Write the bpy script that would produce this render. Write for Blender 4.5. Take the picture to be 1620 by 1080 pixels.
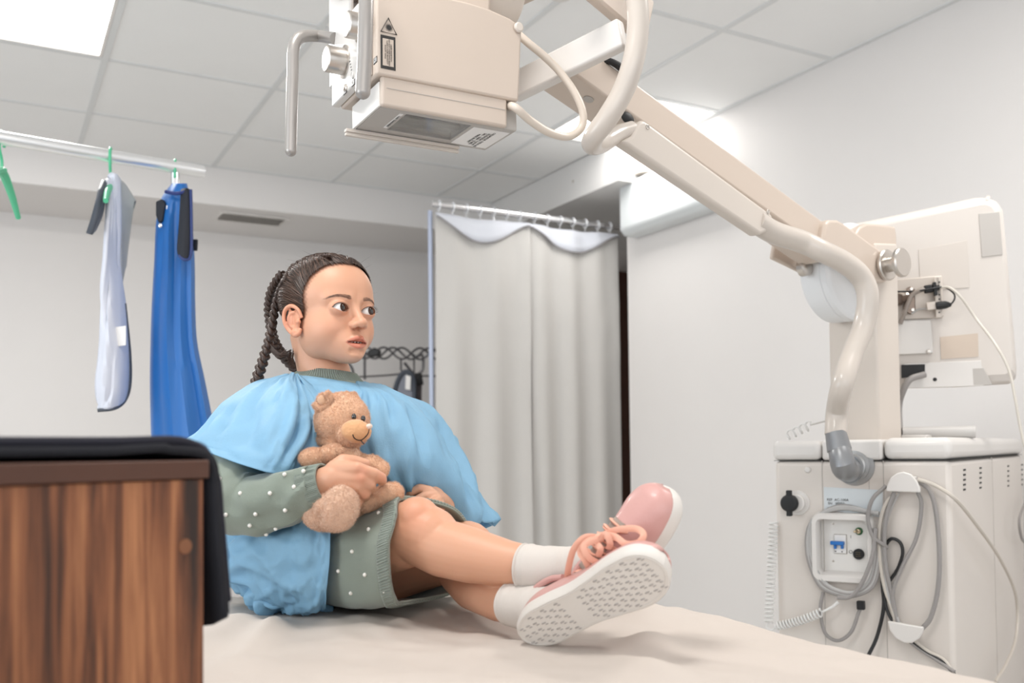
import bpy, math, random
import numpy as np
from mathutils import Vector, Matrix, noise

for o in list(bpy.data.objects): bpy.data.objects.remove(o)
scene = bpy.context.scene
COL = scene.collection
random.seed(7); rng = np.random.default_rng(7)
def V(*a): return np.array(a, dtype=float)

# ---------------------------------------------------------------- camera
FPX = 1499.0; CY = 667.0
CAM = V(0, 0, 1.02)
_y, _p, _r = math.radians(28.95), math.radians(1.71), math.radians(-.65)
FW = V(math.sin(_y)*math.cos(_p), math.cos(_y)*math.cos(_p), math.sin(_p))
R0 = V(math.cos(_y), -math.sin(_y), 0); U0 = np.cross(R0, FW)
RT = R0*math.cos(_r)+U0*math.sin(_r); UP = U0*math.cos(_r)-R0*math.sin(_r)
cd = bpy.data.cameras.new('camera'); cam = bpy.data.objects.new('camera', cd); COL.objects.link(cam)
m = Matrix.Identity(4)
for i in range(3):
    m[i][0] = RT[i]; m[i][1] = UP[i]; m[i][2] = -FW[i]; m[i][3] = CAM[i]
cam.matrix_world = m
cd.sensor_fit = 'HORIZONTAL'; cd.sensor_width = 36; cd.lens = FPX/1620*36
cd.shift_y = (CY-540)/1620; cd.clip_start = .05; cd.clip_end = 60
cd.dof.use_dof = True; cd.dof.focus_distance = 1.55; cd.dof.aperture_fstop = 5.0
scene.camera = cam

# ---------------------------------------------------------------- light and exposure
w = bpy.data.worlds.new('room_daylight'); scene.world = w; w.use_nodes = True
bg = w.node_tree.nodes['Background']; bg.inputs[0].default_value = (.90, .95, 1, 1); bg.inputs[1].default_value = 1.05
def area(name, loc, target, sx, sy, power, col):
    l = bpy.data.lights.new(name, 'AREA'); l.shape = 'RECTANGLE'; l.size = sx; l.size_y = sy; l.energy = power; l.color = col
    o = bpy.data.objects.new(name, l); COL.objects.link(o); o.location = loc
    o.rotation_euler = (Vector(target)-Vector(loc)).to_track_quat('-Z', 'Y').to_euler(); return o
area('fill_light', (-2.9, 1.6, 1.5), (.9, 3.0, 1.95), 2.2, 1.6, 36, (.86, .94, 1))  # added cool fill from the left, tipped up to brighten the ceiling
area('fill_light', (-.6, -1.9, 2.0), (1.2, 2.0, 1.2), 2.6, 1.3, 12, (1, .93, .86))  # added warm fill from behind the camera, no real source there
for n_, loc, p_ in (('ceiling_lamp', (.06, 3.8, 2.62), 26), ('ceiling_lamp', (2.74, 3.8, 2.62), 3.5), ('ceiling_lamp', (.06, 1.0, 2.62), 13), ('ceiling_lamp', (2.1, 1.0, 2.62), 13)):
    area(n_, loc, (loc[0], loc[1], 0), .5, .5, p_, (1, .97, .93))
scene.view_settings.view_transform = 'Standard'; scene.view_settings.look = 'None'
scene.view_settings.exposure = .55; scene.view_settings.gamma = 1; scene.view_settings.use_curve_mapping = False

# ---------------------------------------------------------------- helpers
def at(px, py, t): return CAM + (FW + RT*(px-810)/FPX + UP*(CY-py)/FPX)*t
def ray(px, py): return FW + RT*(px-810)/FPX + UP*(CY-py)/FPX
def onplane(px, py, p0, n):
    d = ray(px, py); return CAM + d*(np.dot(np.array(p0)-CAM, n)/np.dot(d, n))
def onY(px, py, Y): return onplane(px, py, V(0, Y, 0), V(0, 1, 0))
def onX(px, py, X): return onplane(px, py, V(X, 0, 0), V(1, 0, 0))
def onZ(px, py, Z): return onplane(px, py, V(0, 0, Z), V(0, 0, 1))
def nrm(v): v = np.array(v, float); return v/np.linalg.norm(v)
def sm(a, b, x): t = np.clip((x-a)/(b-a), 0, 1); return t*t*(3-2*t)

def mat(name, col, rough=.5, metal=0, bump=0, bscale=40, var=.04, vscale=6, sheen=0, sss=0, trans=0, alpha=1, emit=0, coat=0, vcol=False, transl=0):
    M = bpy.data.materials.new(name); M.use_nodes = True; nt = M.node_tree; N = nt.nodes; L = nt.links
    b = N['Principled BSDF']; tc = N.new('ShaderNodeTexCoord')
    nz = N.new('ShaderNodeTexNoise'); nz.inputs['Scale'].default_value = vscale; nz.inputs['Detail'].default_value = 3
    L.new(tc.outputs['Object'], nz.inputs['Vector'])
    mx = N.new('ShaderNodeMix'); mx.data_type = 'RGBA'
    c = tuple(col)+(1,)
    mx.inputs[6].default_value = tuple(max(0, x*(1-var)) for x in col)+(1,); mx.inputs[7].default_value = tuple(min(1, x*(1+var)) for x in col)+(1,)
    L.new(nz.outputs['Fac'], mx.inputs[0])
    out = mx.outputs[2]
    if vcol:
        a = N.new('ShaderNodeVertexColor'); a.layer_name = 'Col'
        m2 = N.new('ShaderNodeMix'); m2.data_type = 'RGBA'; m2.blend_type = 'MULTIPLY'; m2.inputs[0].default_value = 1
        L.new(out, m2.inputs[6]); L.new(a.outputs['Color'], m2.inputs[7]); out = m2.outputs[2]
    L.new(out, b.inputs['Base Color'])
    b.inputs['Roughness'].default_value = rough; b.inputs['Metallic'].default_value = metal
    if sheen: b.inputs['Sheen Weight'].default_value = sheen; b.inputs['Sheen Roughness'].default_value = .5
    if sss: b.inputs['Subsurface Weight'].default_value = sss; b.inputs['Subsurface Radius'].default_value = (1, .35, .2); b.inputs['Subsurface Scale'].default_value = .006
    if trans: b.inputs['Transmission Weight'].default_value = trans
    if coat: b.inputs['Coat Weight'].default_value = coat
    if emit: b.inputs['Emission Color'].default_value = c; b.inputs['Emission Strength'].default_value = emit
    b.inputs['Alpha'].default_value = alpha
    if bump:
        n2 = N.new('ShaderNodeTexNoise'); n2.inputs['Scale'].default_value = bscale; n2.inputs['Detail'].default_value = 4
        L.new(tc.outputs['Object'], n2.inputs['Vector'])
        bp = N.new('ShaderNodeBump'); bp.inputs['Strength'].default_value = bump; bp.inputs['Distance'].default_value = .002
        L.new(n2.outputs['Fac'], bp.inputs['Height']); L.new(bp.outputs[0], b.inputs['Normal'])
    if transl:
        tb = N.new('ShaderNodeBsdfTranslucent'); L.new(out, tb.inputs[0]); ms = N.new('ShaderNodeMixShader'); ms.inputs[0].default_value = transl
        L.new(b.outputs[0], ms.inputs[1]); L.new(tb.outputs[0], ms.inputs[2]); L.new(ms.outputs[0], N['Material Output'].inputs[0])
    return M

class MB:
    def __init__(s): s.v = []; s.f = []; s.n = 0
    def add(s, v, f):
        v = np.asarray(v, float).reshape(-1, 3); s.v.append(v); k = s.n
        s.f += [tuple(int(i)+k for i in q) for q in f]; s.n += len(v); return s
    def box(s, c, ax, ay, az):               # centre and three half-extent vectors
        c, ax, ay, az = map(lambda q: np.array(q, float), (c, ax, ay, az))
        v = [c+i*ax+j*ay+k*az for k in (-1, 1) for j in (-1, 1) for i in (-1, 1)]
        return s.add(v, [(0, 2, 3, 1), (4, 5, 7, 6), (0, 1, 5, 4), (2, 6, 7, 3), (0, 4, 6, 2), (1, 3, 7, 5)])
    def abox(s, x0, x1, y0, y1, z0, z1):
        return s.box(((x0+x1)/2, (y0+y1)/2, (z0+z1)/2), ((x1-x0)/2, 0, 0), (0, (y1-y0)/2, 0), (0, 0, (z1-z0)/2))
    def prism(s, pts, d):                    # polygon of 3-D points pushed along d
        p = np.array(pts, float); n = len(p); d = np.array(d, float)
        return s.add(np.vstack([p, p+d]), [tuple(range(n))[::-1], tuple(range(n, 2*n))]+[(i, (i+1) % n, n+(i+1) % n, n+i) for i in range(n)])
    def grid(s, g, cu=False, cv=False, caps=False):
        g = np.asarray(g, float); a, b = g.shape[:2]; F = []
        for i in range(a if cu else a-1):
            for j in range(b if cv else b-1):
                F.append((i*b+j, i*b+(j+1) % b, ((i+1) % a)*b+(j+1) % b, ((i+1) % a)*b+j))
        if caps: F += [tuple(range(b))[::-1], tuple((a-1)*b+j for j in range(b))]
        return s.add(g.reshape(-1, 3), F)
    def tube(s, pts, r, seg=12, res=0, closed=False, caps=True, flat=1, up=None):
        p = np.array(pts, float); r = np.full(len(p), r) if np.isscalar(r) else np.array(r, float)
        if res: 
            q = cr(np.hstack([p, r[:, None]]), res, closed); p = q[:, :3]; r = q[:, 3]
        n = len(p)
        T = np.roll(p, -1, 0)-np.roll(p, 1, 0) if closed else np.gradient(p, axis=0)
        T /= np.linalg.norm(T, axis=1)[:, None]+1e-12
        a = np.array(up, float) if up is not None else (V(0, 0, 1) if abs(T[0][2]) < .9 else V(1, 0, 0))
        G = []
        for i in range(n):
            a0 = np.array(up, float) if up is not None else a
            x = a0-T[i]*np.dot(a0, T[i]); x /= np.linalg.norm(x)+1e-12; a = x; y = np.cross(T[i], x)
            G.append([p[i]+r[i]*(x*math.cos(k)*flat+y*math.sin(k)) for k in np.linspace(0, 2*math.pi, seg, endpoint=False)])
        return s.grid(G, cu=closed, cv=True, caps=caps and not closed)
    def caps(s, p0, p1, r0, r1, seg=26):
        p0, p1 = np.array(p0, float), np.array(p1, float); d = p1-p0; L = np.linalg.norm(d)+1e-9; d = d/L
        P = []; R = []
        for k in np.linspace(-math.pi/2, 0, 6): P.append(p0+d*r0*math.sin(k)); R.append(max(r0*math.cos(k), 1e-4))
        for k in np.linspace(0, math.pi/2, 6): P.append(p1+d*r1*math.sin(k)); R.append(max(r1*math.cos(k), 1e-4))
        P = np.array(P); x = np.cross(d, V(0, 0, 1) if abs(d[2]) < .9 else V(1, 0, 0)); x /= np.linalg.norm(x); y = np.cross(d, x)
        a = np.linspace(0, 2*math.pi, seg, endpoint=False)
        return s.grid([[P[i]+R[i]*(x*math.cos(k)+y*math.sin(k)) for k in a] for i in range(12)], cv=True, caps=True)
    def chain(s, pts):                       # (px,py,t,r) or (point, r) list
        q = [(at(*p[:3]), p[3]) if len(p) == 4 else p for p in pts]
        for (a, ra), (b, rb) in zip(q, q[1:]): s.caps(a, b, ra, rb)
        return s
    def ell(s, c, ax, ay=None, az=None, nu=24, nv=16, fn=None):
        if np.isscalar(ax): ax, ay, az = V(ax, 0, 0), V(0, ax, 0), V(0, 0, ax)
        c = np.array(c, float); G = []
        for i in range(nv+1):
            th = math.pi*(i/nv)*.996+.006
            G.append([c+np.array(ax)*math.sin(th)*math.cos(k)+np.array(ay)*math.sin(th)*math.sin(k)+np.array(az)*math.cos(th) for k in np.linspace(0, 2*math.pi, nu, endpoint=False)])
        G = np.array(G)
        if fn is not None: G = fn(G)
        return s.grid(G, cv=True, caps=True)
    def lathe(s, c, axis, prof, seg=32):     # prof = (distance along axis, radius)
        axis = nrm(axis); x = np.cross(axis, V(0, 0, 1) if abs(axis[2]) < .9 else V(1, 0, 0)); x /= np.linalg.norm(x); y = np.cross(axis, x); c = np.array(c, float)
        return s.grid([[c+axis*h+max(r, 1e-4)*(x*math.cos(k)+y*math.sin(k)) for k in np.linspace(0, 2*math.pi, seg, endpoint=False)] for h, r in prof], cv=True, caps=True)
    def build(s, name, m, parent=None, bevel=0, smooth=True, solid=0, seg=2, sub=0, ang=35):
        me = bpy.data.meshes.new(name); v = np.vstack(s.v)
        me.from_pydata(v.tolist(), [], s.f); me.validate(); me.update()
        import bmesh
        b = bmesh.new(); b.from_mesh(me); bmesh.ops.recalc_face_normals(b, faces=b.faces); b.to_mesh(me); b.free()
        if smooth:
            me.polygons.foreach_set('use_smooth', [True]*len(me.polygons))
            me.set_sharp_from_angle(angle=math.radians(ang))
        o = bpy.data.objects.new(name, me); COL.objects.link(o)
        if m is not None: me.materials.append(m)
        if parent is not None: o.parent = parent; o.matrix_parent_inverse = pworld(parent).inverted()
        if solid: md = o.modifiers.new('thickness', 'SOLIDIFY'); md.thickness = solid; md.offset = 0
        if bevel:
            md = o.modifiers.new('bevel', 'BEVEL'); md.width = bevel; md.segments = seg; md.limit_method = 'ANGLE'; md.angle_limit = math.radians(35); md.harden_normals = False
        if sub: md = o.modifiers.new('sub', 'SUBSURF'); md.levels = sub; md.render_levels = sub
        return o
def pworld(o):
    return Matrix.Translation(o.location) if o.type == 'EMPTY' else Matrix.Identity(4)   # meshes carry world coordinates
def cr(P, n, closed=False):
    P = np.array(P, float); N = len(P)
    if not closed: P = np.vstack([2*P[0]-P[1], P, 2*P[-1]-P[-2]]); segs = N-1
    else: P = np.vstack([P[-1], P, P[0], P[1]]); segs = N
    out = []
    for i in range(segs):
        a, b, c, d = P[i:i+4]
        for k in range(n):
            t = k/n; out.append(.5*((2*b)+(-a+c)*t+(2*a-5*b+4*c-d)*t*t+(-a+3*b-3*c+d)*t**3))
    if not closed: out.append(P[-2])
    return np.array(out)
def net(G, nu, nv, cu=False, cv=False):      # smooth a control net, both ways
    G = np.array(G, float)
    A = np.array([cr(r, nv, cv) for r in G]); return np.array([cr(A[:, j], nu, cu) for j in range(A.shape[1])]).transpose(1, 0, 2)
def tag(o, label=None, cat=None, group=None, kind=None):
    for k, v in (('label', label), ('category', cat), ('group', group), ('kind', kind)):
        if v: o[k] = v
    return o
def thing(name, label, cat, loc, group=None):
    o = bpy.data.objects.new(name, None); COL.objects.link(o); o.location = Vector([float(q) for q in loc]); o.empty_display_size = .05
    return tag(o, label, cat, group)
def struct(o): o['kind'] = 'structure'; return o
def moved(o, d):
    for v in o.data.vertices: v.co += Vector(d)
def copy_tree(o, d, parent=None):
    c = o.copy(); COL.objects.link(c)
    if parent is None: c.location = o.location+Vector(d)
    else: c.parent = parent
    for ch in list(o.children): copy_tree(ch, d, c)
    return c
def textmesh(body, size, O, x, y, name, m, parent, lift=.0004, align='CENTER'):
    cu = bpy.data.curves.new('lettering', 'FONT'); cu.body = body; cu.size = size; cu.align_x = align; cu.align_y = 'CENTER'; cu.extrude = .0001; cu.resolution_u = 2
    to = bpy.data.objects.new('lettering', cu); COL.objects.link(to)
    bpy.context.view_layer.update()
    me = bpy.data.meshes.new_from_object(to.evaluated_get(bpy.context.evaluated_depsgraph_get()))
    bpy.data.objects.remove(to)
    x = nrm(x); y = nrm(y-x*np.dot(x, y)); z = np.cross(x, y)
    for v in me.vertices: c = v.co; v.co = Vector(np.array(O)+x*c.x+y*c.y+z*(c.z+lift))
    o = bpy.data.objects.new(name, me); me.materials.clear(); me.materials.append(m); COL.objects.link(o)
    o.parent = parent; o.matrix_parent_inverse = pworld(parent).inverted(); return o

# ---------------------------------------------------------------- materials
wallm = mat('wall_paint', (.74, .715, .70), .75, bump=.15, bscale=220, var=.012)
ceilm = mat('ceiling_panel', (.86, .86, .855), .8, bump=.2, bscale=300, var=.015)
gridm = mat('ceiling_grid_metal', (.70, .71, .71), .5)
floorm = mat('vinyl_floor', (.62, .60, .57), .4, var=.05)
creamm = mat('cream_paint', (.585, .49, .415), .38, var=.01, coat=.2)
whitem = mat('white_plastic', (.72, .69, .66), .38, var=.01, coat=.2)
warmm = mat('warm_white_paint', (.63, .565, .505), .4, var=.01)
greym = mat('grey_paint', (.45, .42, .39), .45, var=.02)
chrome = mat('chrome', (.82, .82, .83), .12, 1, var=.02)
steel = mat('brushed_steel', (.58, .54, .50), .3, 1, var=.04)
alum = mat('grey_painted_handle', (.36, .335, .315), .3, .35, var=.03, coat=.3)
blackm = mat('black_rubber', (.008, .008, .009), .55)
darkm = mat('dark_gap', (.05, .048, .045), .8)
inkm = mat('black_ink', (.03, .027, .025), .6)
labelw = mat('label_white', (.84, .82, .80), .5)
glassm = mat('clear_acrylic', (.92, .94, .95), .05, trans=.95, alpha=.5)
# ================================================================ ROOM
ZC = 2.637; XW = 3.085; YB = 5.45; ZS = 2.423; YE = 4.24; YBACK = 6.15
X0, Y0, TS = .412, 4.147, .69
# floor
MB().abox(-4.5, 6, -3, 7, -.1, 0).build('floor', floorm, smooth=False); struct(bpy.data.objects['floor'])
# suspended ceiling: panels and grid in one structure
def gy(k): return Y0+k*TS
def gx(k): return X0+k*TS
lightcells = {(-1, -1), (3, -1), (-1, -5), (2, -5)}
root = MB(); g = MB()
for i in range(-7, 4):
    for j in range(-11, 2):
        xa, xb, ya, yb = gx(i), min(gx(i+1), XW), gy(j), min(gy(j+1), YB)
        if xb-xa < .02 or yb-ya < .02 or (i, j) in lightcells: continue
        root.abox(xa+.011, xb-.011, ya+.011, yb-.011, ZC, ZC+.02)
for i in range(-7, 5):
    x = min(gx(i), XW-.012); g.abox(x-.012, x+.012, gy(-11), YB, ZC-.004, ZC+.03)
for j in range(-11, 3):
    y = min(gy(j), YB-.012)
    for i in range(-7, 4):
        xa, xb = gx(i)+.012, min(gx(i+1), XW)-.012
        g.abox(xa, xb, y-.012, y+.012, ZC-.0035, ZC+.03)
ce = struct(root.build('ceiling', ceilm, bevel=.003, smooth=False)); g.build('ceiling_grid', gridm, ce, smooth=False)
cs = MB().abox(gx(-7), XW+.1, gy(-11), YB+.1, ZC+.05, ZC+.15).build('ceiling_slab', ceilm, ce, smooth=False)
lampm = mat('lit_diffuser', (1, .985, .96), .5, emit=2.5, var=0)
lbl = {(-1, -1): 'square ceiling light panel glowing white at the far left of the ceiling', (3, -1): 'cut ceiling light panel glowing against the right wall behind the arm',
       (-1, -5): None, (2, -5): None}
for (i, j), lb in lbl.items():
    if lb is None: 
        MB().abox(gx(i)+.011, gx(i+1)-.011, gy(j)+.011, gy(j+1)-.011, ZC, ZC+.02).build('ceiling_panel', ceilm, ce, smooth=False); continue
    xa, xb = gx(i)+.013, min(gx(i+1), XW)-.013; ya, yb = gy(j)+.013, gy(j+1)-.013
    t = thing('ceiling_light', lb, 'light', ((xa+xb)/2, (ya+yb)/2, ZC))
    MB().abox(xa+.012, xb-.012, ya+.012, yb-.012, ZC+.002, ZC+.010).build('diffuser', lampm, t, bevel=.002)
    fr = MB()
    fr.abox(xa, xb, ya, ya+.012, ZC-.002, ZC+.02).abox(xa, xb, yb-.012, yb, ZC-.002, ZC+.02).abox(xa, xa+.012, ya+.0125, yb-.0125, ZC-.002, ZC+.02).abox(xb-.012, xb, ya+.0125, yb-.0125, ZC-.002, ZC+.02)
    fr.build('frame', whitem, t, smooth=False)
# walls
struct(MB().abox(XW, XW+.12, -3, YE, 0, ZC+.1).build('wall_right', wallm, smooth=False))
struct(MB().abox(-4.5, 6, YBACK, YBACK+.1, 0, ZC+.1).build('wall_back', wallm, smooth=False))
struct(MB().abox(-4.5, -4.4, .9, YBACK, 0, ZC+.1).build('wall_left', wallm, smooth=False))
struct(MB().abox(5.2, 5.3, YE, YBACK, 0, ZC+.1).build('wall_alcove', wallm, smooth=False))
struct(MB().abox(XW+.12, 5.2, YE-.12, YE, 0, ZC+.1).build('wall_side', wallm, smooth=False))
XF = 2.875
sofm = mat('soffit_paint', (.66, .65, .64), .8, var=.012)
s1 = struct(MB().abox(-4.4, 5.2, YB, YBACK, ZS, ZC+.1).build('trim_1', wallm, smooth=False))
s2 = struct(MB().abox(XF, XW-.002, 4.02, YB-.0004, ZS, ZC-.006).abox(XW-.001, 5.2, YE+.001, YB-.0004, ZS, ZC-.006).build('trim_2', sofm, smooth=False))
struct(MB().abox(XW-.012, XW-.001, -1, YE, 0, .08).build('baseboard_right', whitem, smooth=False))
struct(MB().abox(-4.39, 3.6, YBACK-.012, YBACK-.001, 0, .08).build('baseboard_back', whitem, smooth=False))
# small screw caps on the dropped edge
sc = onX(907, 287, XF); 
tag(MB().lathe(sc+V(-.001, 0, 0), (-1, 0, 0), [(0, .007), (.004, .007), (.006, .004)]).build('screw_cap', steel), 'small round screw cap on the white ceiling drop above the curtain rod', 'screw cap')
# door seen between curtain and right wall
doorm = mat('dark_brown_door', (.075, .028, .017), .45, var=.2, vscale=14)
dj = mat('light_wood_frame', (.55, .43, .30), .5, var=.1)
pa = onY(983, 400, YBACK-.06); pb = onY(1075, 400, YBACK-.06)
d = struct(MB().abox(pa[0]-.35, pa[0]+.62, YBACK-.05, YBACK-.002, 0, pa[2]).build('door_1', doorm, bevel=.003))
fr = MB().abox(pa[0]-.42, pa[0]-.352, YBACK-.07, YBACK-.002, 0, pa[2]+.07).abox(pa[0]+.622, pa[0]+.69, YBACK-.07, YBACK-.002, 0, pa[2]+.07).abox(pa[0]-.35, pa[0]+.62, YBACK-.07, YBACK-.002, pa[2]+.002, pa[2]+.07)
fr.build('door_frame', dj, d, bevel=.004)
MB().lathe(V(pa[0]-.28, YBACK-.05, 1.0), (0, -1, 0), [(0, .02), (.01, .02), (.012, .009), (.05, .009), (.052, .024), (.07, .022), (.075, .01)]).build('door_knob', steel, d)
# vent grille in the soffit
va = onZ(352, 335, ZS-.002); vb = onZ(450, 346, ZS-.002)
vt = thing('air_vent', 'rectangular slatted air vent in the ceiling drop above the girl', 'vent', (va[0]+.2, va[1]+.02, ZS))
MB().abox(va[0]-.02, vb[0]+.02, va[1]-.03, va[1]+.19, ZS-.012, ZS-.001).build('frame', whitem, vt, bevel=.003)
sl = MB()
for k in range(7): sl.box(((va[0]+vb[0])/2, va[1]+.0+k*.024, ZS-.014), ((vb[0]-va[0])/2, 0, 0), (0, .008, .004), (0, -.0004, .0008))
sl.build('slat', greym, vt)
# smoke detector
sd = onZ(888, -6, ZC-.03)
t = thing('smoke_detector', 'white round smoke detector on the ceiling above the machine head', 'smoke detector', sd)
MB().lathe(V(sd[0], sd[1], ZC-.004), (0, 0, -1), [(0, .05), (.012, .05), (.016, .042), (.03, .038), (.036, .022), (.038, .001)]).build('housing', whitem, t)
MB().lathe(V(sd[0], sd[1], ZC-.026), (0, 0, -1), [(0, .03), (.003, .033), (.006, .03)]).build('vent_ring', mat('dark_red_ring', (.25, .05, .05), .5), t)
# wall box (shutter unit) on the right wall
t = thing('wall_unit', 'long white box unit fixed high on the right wall beside the curtain', 'air conditioner', (XW, 3.6, 2.1))
x1 = 2.965; ya, yb = 3.46, 4.143
prof = [(XW-.001, 2.16), (x1+.03, 2.16), (x1, 2.19), (x1, 2.42), (x1+.025, 2.45), (XW-.001, 2.46)]
MB().prism([V(x, ya, z) for x, z in prof], (0, yb-ya, 0)).build('housing', mat('bluish_white_plastic', (.66, .69, .70), .4, var=.01), t, bevel=.012, seg=3)
MB().abox(x1+.02, XW-.01, ya-.05, ya-.001, 2.175, 2.22).abox(x1+.03, XW-.01, ya-.025, ya-.001, 2.221, 2.36).build('end_bracket', warmm, t, bevel=.003)
q = MB()
for yy in (ya-.015, ya-.038): q.lathe(V(x1+.0195, yy, 2.20), (-1, 0, 0), [(0, .005), (.002, .004)])
q.build('screw', steel, t)
t = thing('wall_canister', 'cream canister standing on top of the white wall unit', 'canister', (3.02, 3.98, 2.476))
MB().lathe(V(3.02, 3.98, 2.461), (0, 0, 1), [(0, .05), (.001, .055), (.10, .055), (.11, .05)]).build('body', warmm, t)
MB().lathe(V(3.02-.0535, 3.97, 2.53), (-1, 0, 0), [(0, .008), (.003, .006)]).build('badge', mat('blue_badge', (.05, .2, .6), .5), t)

# ================================================================ GARMENT RAIL, HANGERS, APRONS
ra, rb = V(-1.6, 2.855-.09*1.6/.54*.5, 1.872), onZ(322, 272, 1.872); r1 = onZ(0, 218, 1.872)
dv = nrm(rb-r1); ra = r1-dv*1.5
t = thing('garment_rack', 'chrome garment rail on posts crossing behind the girl at the left', 'rack', (0, 2.88, 0))
MB().tube([ra, rb], .0185, 20).build('rail', mat('satin_chrome', (.80, .80, .80), .28, .75), t)
pxp = rb-dv*.085
for p in (pxp, ra+dv*.08):
    MB().tube([p-V(0, 0, .0185), V(p[0], p[1], .03)], .0125, 16).build('post', chrome, t)
    MB().box((p[0], p[1], .02), (.02, 0, 0), (0, .25, 0), (0, 0, .012)).build('foot', chrome, t, bevel=.005)
green = mat('green_plastic', (.12, .58, .33), .35, var=.03, transl=.15)
def hanger(P, label, ang=90, wd=.17):
    # hook over the rail, shoulders run across the rail
    t = thing('clothes_hanger', label, 'hanger', P, 'green hangers on the rail')
    a = math.radians(ang); s = V(math.cos(a), math.sin(a), 0)
    h = [P+s*.024*math.cos(k)+V(0, 0, .024*math.sin(k)) for k in np.linspace(-.5, math.pi, 12)]
    h = h+[P-s*.023+V(0, 0, -.03), P+V(0, 0, -.055), P+V(0, 0, -.085)]
    MB().tube(h, .0042, 8, res=3).build('hook', green, t)
    c = P+V(0, 0, -.085)
    MB().tube([c-s*wd+V(0, 0, -.085), c-s*wd*.55+V(0, 0, -.035), c, c+s*wd*.55+V(0, 0, -.035), c+s*wd+V(0, 0, -.085)], [.007, .010, .012, .010, .007], 10, res=5).build('shoulder_bar', green, t)
    MB().lathe(c+V(0, 0, .012), (0, 0, -1), [(0, .005), (.004, .013), (.012, .013), (.016, .006)]).build('collar', green, t)
    return t
hanger(onZ(3, 222, 1.872), 'green plastic hanger at the left end of the rail, holding nothing', 75)
hanger(onZ(175, 248, 1.872), 'green plastic hanger inside the grey apron', 80)
hb = onZ(277, 266, 1.872)
hanger(hb, 'green plastic hanger carrying the blue apron', 80)
# grey / white apron (two hanging flaps, seen nearly edge-on)
agrey = mat('grey_apron_vinyl', (.44, .45, .46), .45, bump=.1, bscale=60)
awhite = mat('lilac_white_apron_vinyl', (.66, .68, .76), .5, bump=.35, bscale=35)
adark = mat('dark_apron_edging', (.06, .07, .09), .5)
TA = 2.66
t = thing('lead_apron', 'grey and lilac white x-ray apron hanging edge-on from the rail', 'apron', at(175, 640, TA))
def slab(poly, tt, th, name, m, par, bev=.006, k=FW):
    return MB().prism([at(x, y, tt) for x, y in poly], k*th).build(name, m, par, bevel=bev, seg=3)
def sheet(rows, th, name, m, par, folds=0, seed=0, nu=8, nv=6):
    G = net([[at(*p) for p in r] for r in rows], nu, nv)
    if folds:
        for i in range(G.shape[0]):
            for j in range(G.shape[1]):
                G[i, j] += FW*folds*noise.noise(Vector((j*.35+seed, i*.12, seed)))
    return MB().grid(G).build(name, m, par, solid=th)
sheet([[(166, 292, TA-.03), (173, 276, TA), (181, 274, TA), (187, 282, TA+.02)], [(170, 330, TA-.05), (176, 330, TA-.02), (181, 332, TA), (189, 340, TA+.02)],
       [(166, 400, TA-.08), (173, 400, TA-.05), (180, 400, TA-.02), (188, 410, TA)], [(160, 480, TA-.10), (172, 480, TA-.09), (186, 480, TA-.05), (197, 480, TA)],
       [(157, 560, TA-.1), (172, 560, TA-.11), (190, 560, TA-.07), (203, 550, TA)], [(154, 615, TA-.1), (170, 615, TA-.11), (188, 615, TA-.08), (203, 605, TA)], [(154, 647, TA-.1), (166, 647, TA-.10), (182, 643, TA-.08), (197, 632, TA-.02)]], .012, 'front_panel', awhite, t, .012, 2)
sheet([[(186, 283, TA+.02), (196, 292, TA+.08), (213, 318, TA+.16)], [(188, 320, TA+.02), (196, 330, TA+.07), (207, 340, TA+.15)],
       [(190, 400, TA+.02), (193, 390, TA+.06), (201, 380, TA+.13)], [(190, 470, TA+.02), (192, 440, TA+.05), (197, 420, TA+.1)]], .012, 'back_panel', agrey, t, .004, 5)
sheet([[(166, 284, TA-.02), (160, 300, TA-.07)], [(162, 320, TA-.04), (155, 322, TA-.1)], [(158, 340, TA-.06), (148, 348, TA-.12)], [(148, 362, TA-.08), (141, 370, TA-.14)]], .016, 'side_flap', adark, t)
MB().tube([at(213, 318, TA+.15), at(204, 343, TA+.14), at(190, 322, TA+.03)], .004, 8).build('edging', adark, t)
MB().tube([at(197, 480, TA-.01), at(205, 560, TA-.01), at(205, 610, TA-.01), at(196, 635, TA-.03), at(180, 646, TA-.09), at(154, 649, TA-.11)], .005, 8, res=6).build('edging', adark, t)
slab([(183, 517), (199, 515), (199, 546), (184, 548)], TA-.085, .003, 'tag', labelw, t, .001)
# blue apron
ablue = mat('blue_apron_vinyl', (.012, .13, .42), .42, bump=.12, bscale=40, var=.05)
ablack = mat('black_apron_lining', (.01, .012, .02), .7)
TB = 2.70
t = thing('lead_apron', 'bright blue x-ray apron hanging from the end of the rail', 'apron', at(285, 705, TB))
rows = [(290, 272, 296, .03, 0), (312, 256, 300, .05, .2), (350, 247, 304, .06, .6), (410, 244, 308, .07, 1), (480, 240, 309, .08, 1), (540, 238, 312, .09, 1), (600, 237, 324, .10, 1), (660, 238, 336, .11, 1), (720, 240, 348, .12, 1), (790, 242, 356, .12, 1), (850, 243, 360, .12, 1)]
G = []
for (y, xl, xr, dh, fo) in rows:
    r = []
    for k in range(40):
        th = 2*math.pi*k/40; cx = (xl+xr)/2; hw = (xr-xl)/2
        fold = fo*(.012*math.sin(5*th+.8+y*.002)+.009*math.sin(9*th+1.7-y*.004))
        r.append(at(cx+hw*math.cos(th), y, TB-math.sin(th)*dh+fold*max(.2, math.sin(th))))
    G.append(r)
MB().grid(np.array([cr(np.array(G)[:, j], 5) for j in range(40)]).transpose(1, 0, 2), cv=True, caps=True).build('apron_body', ablue, t)
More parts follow.
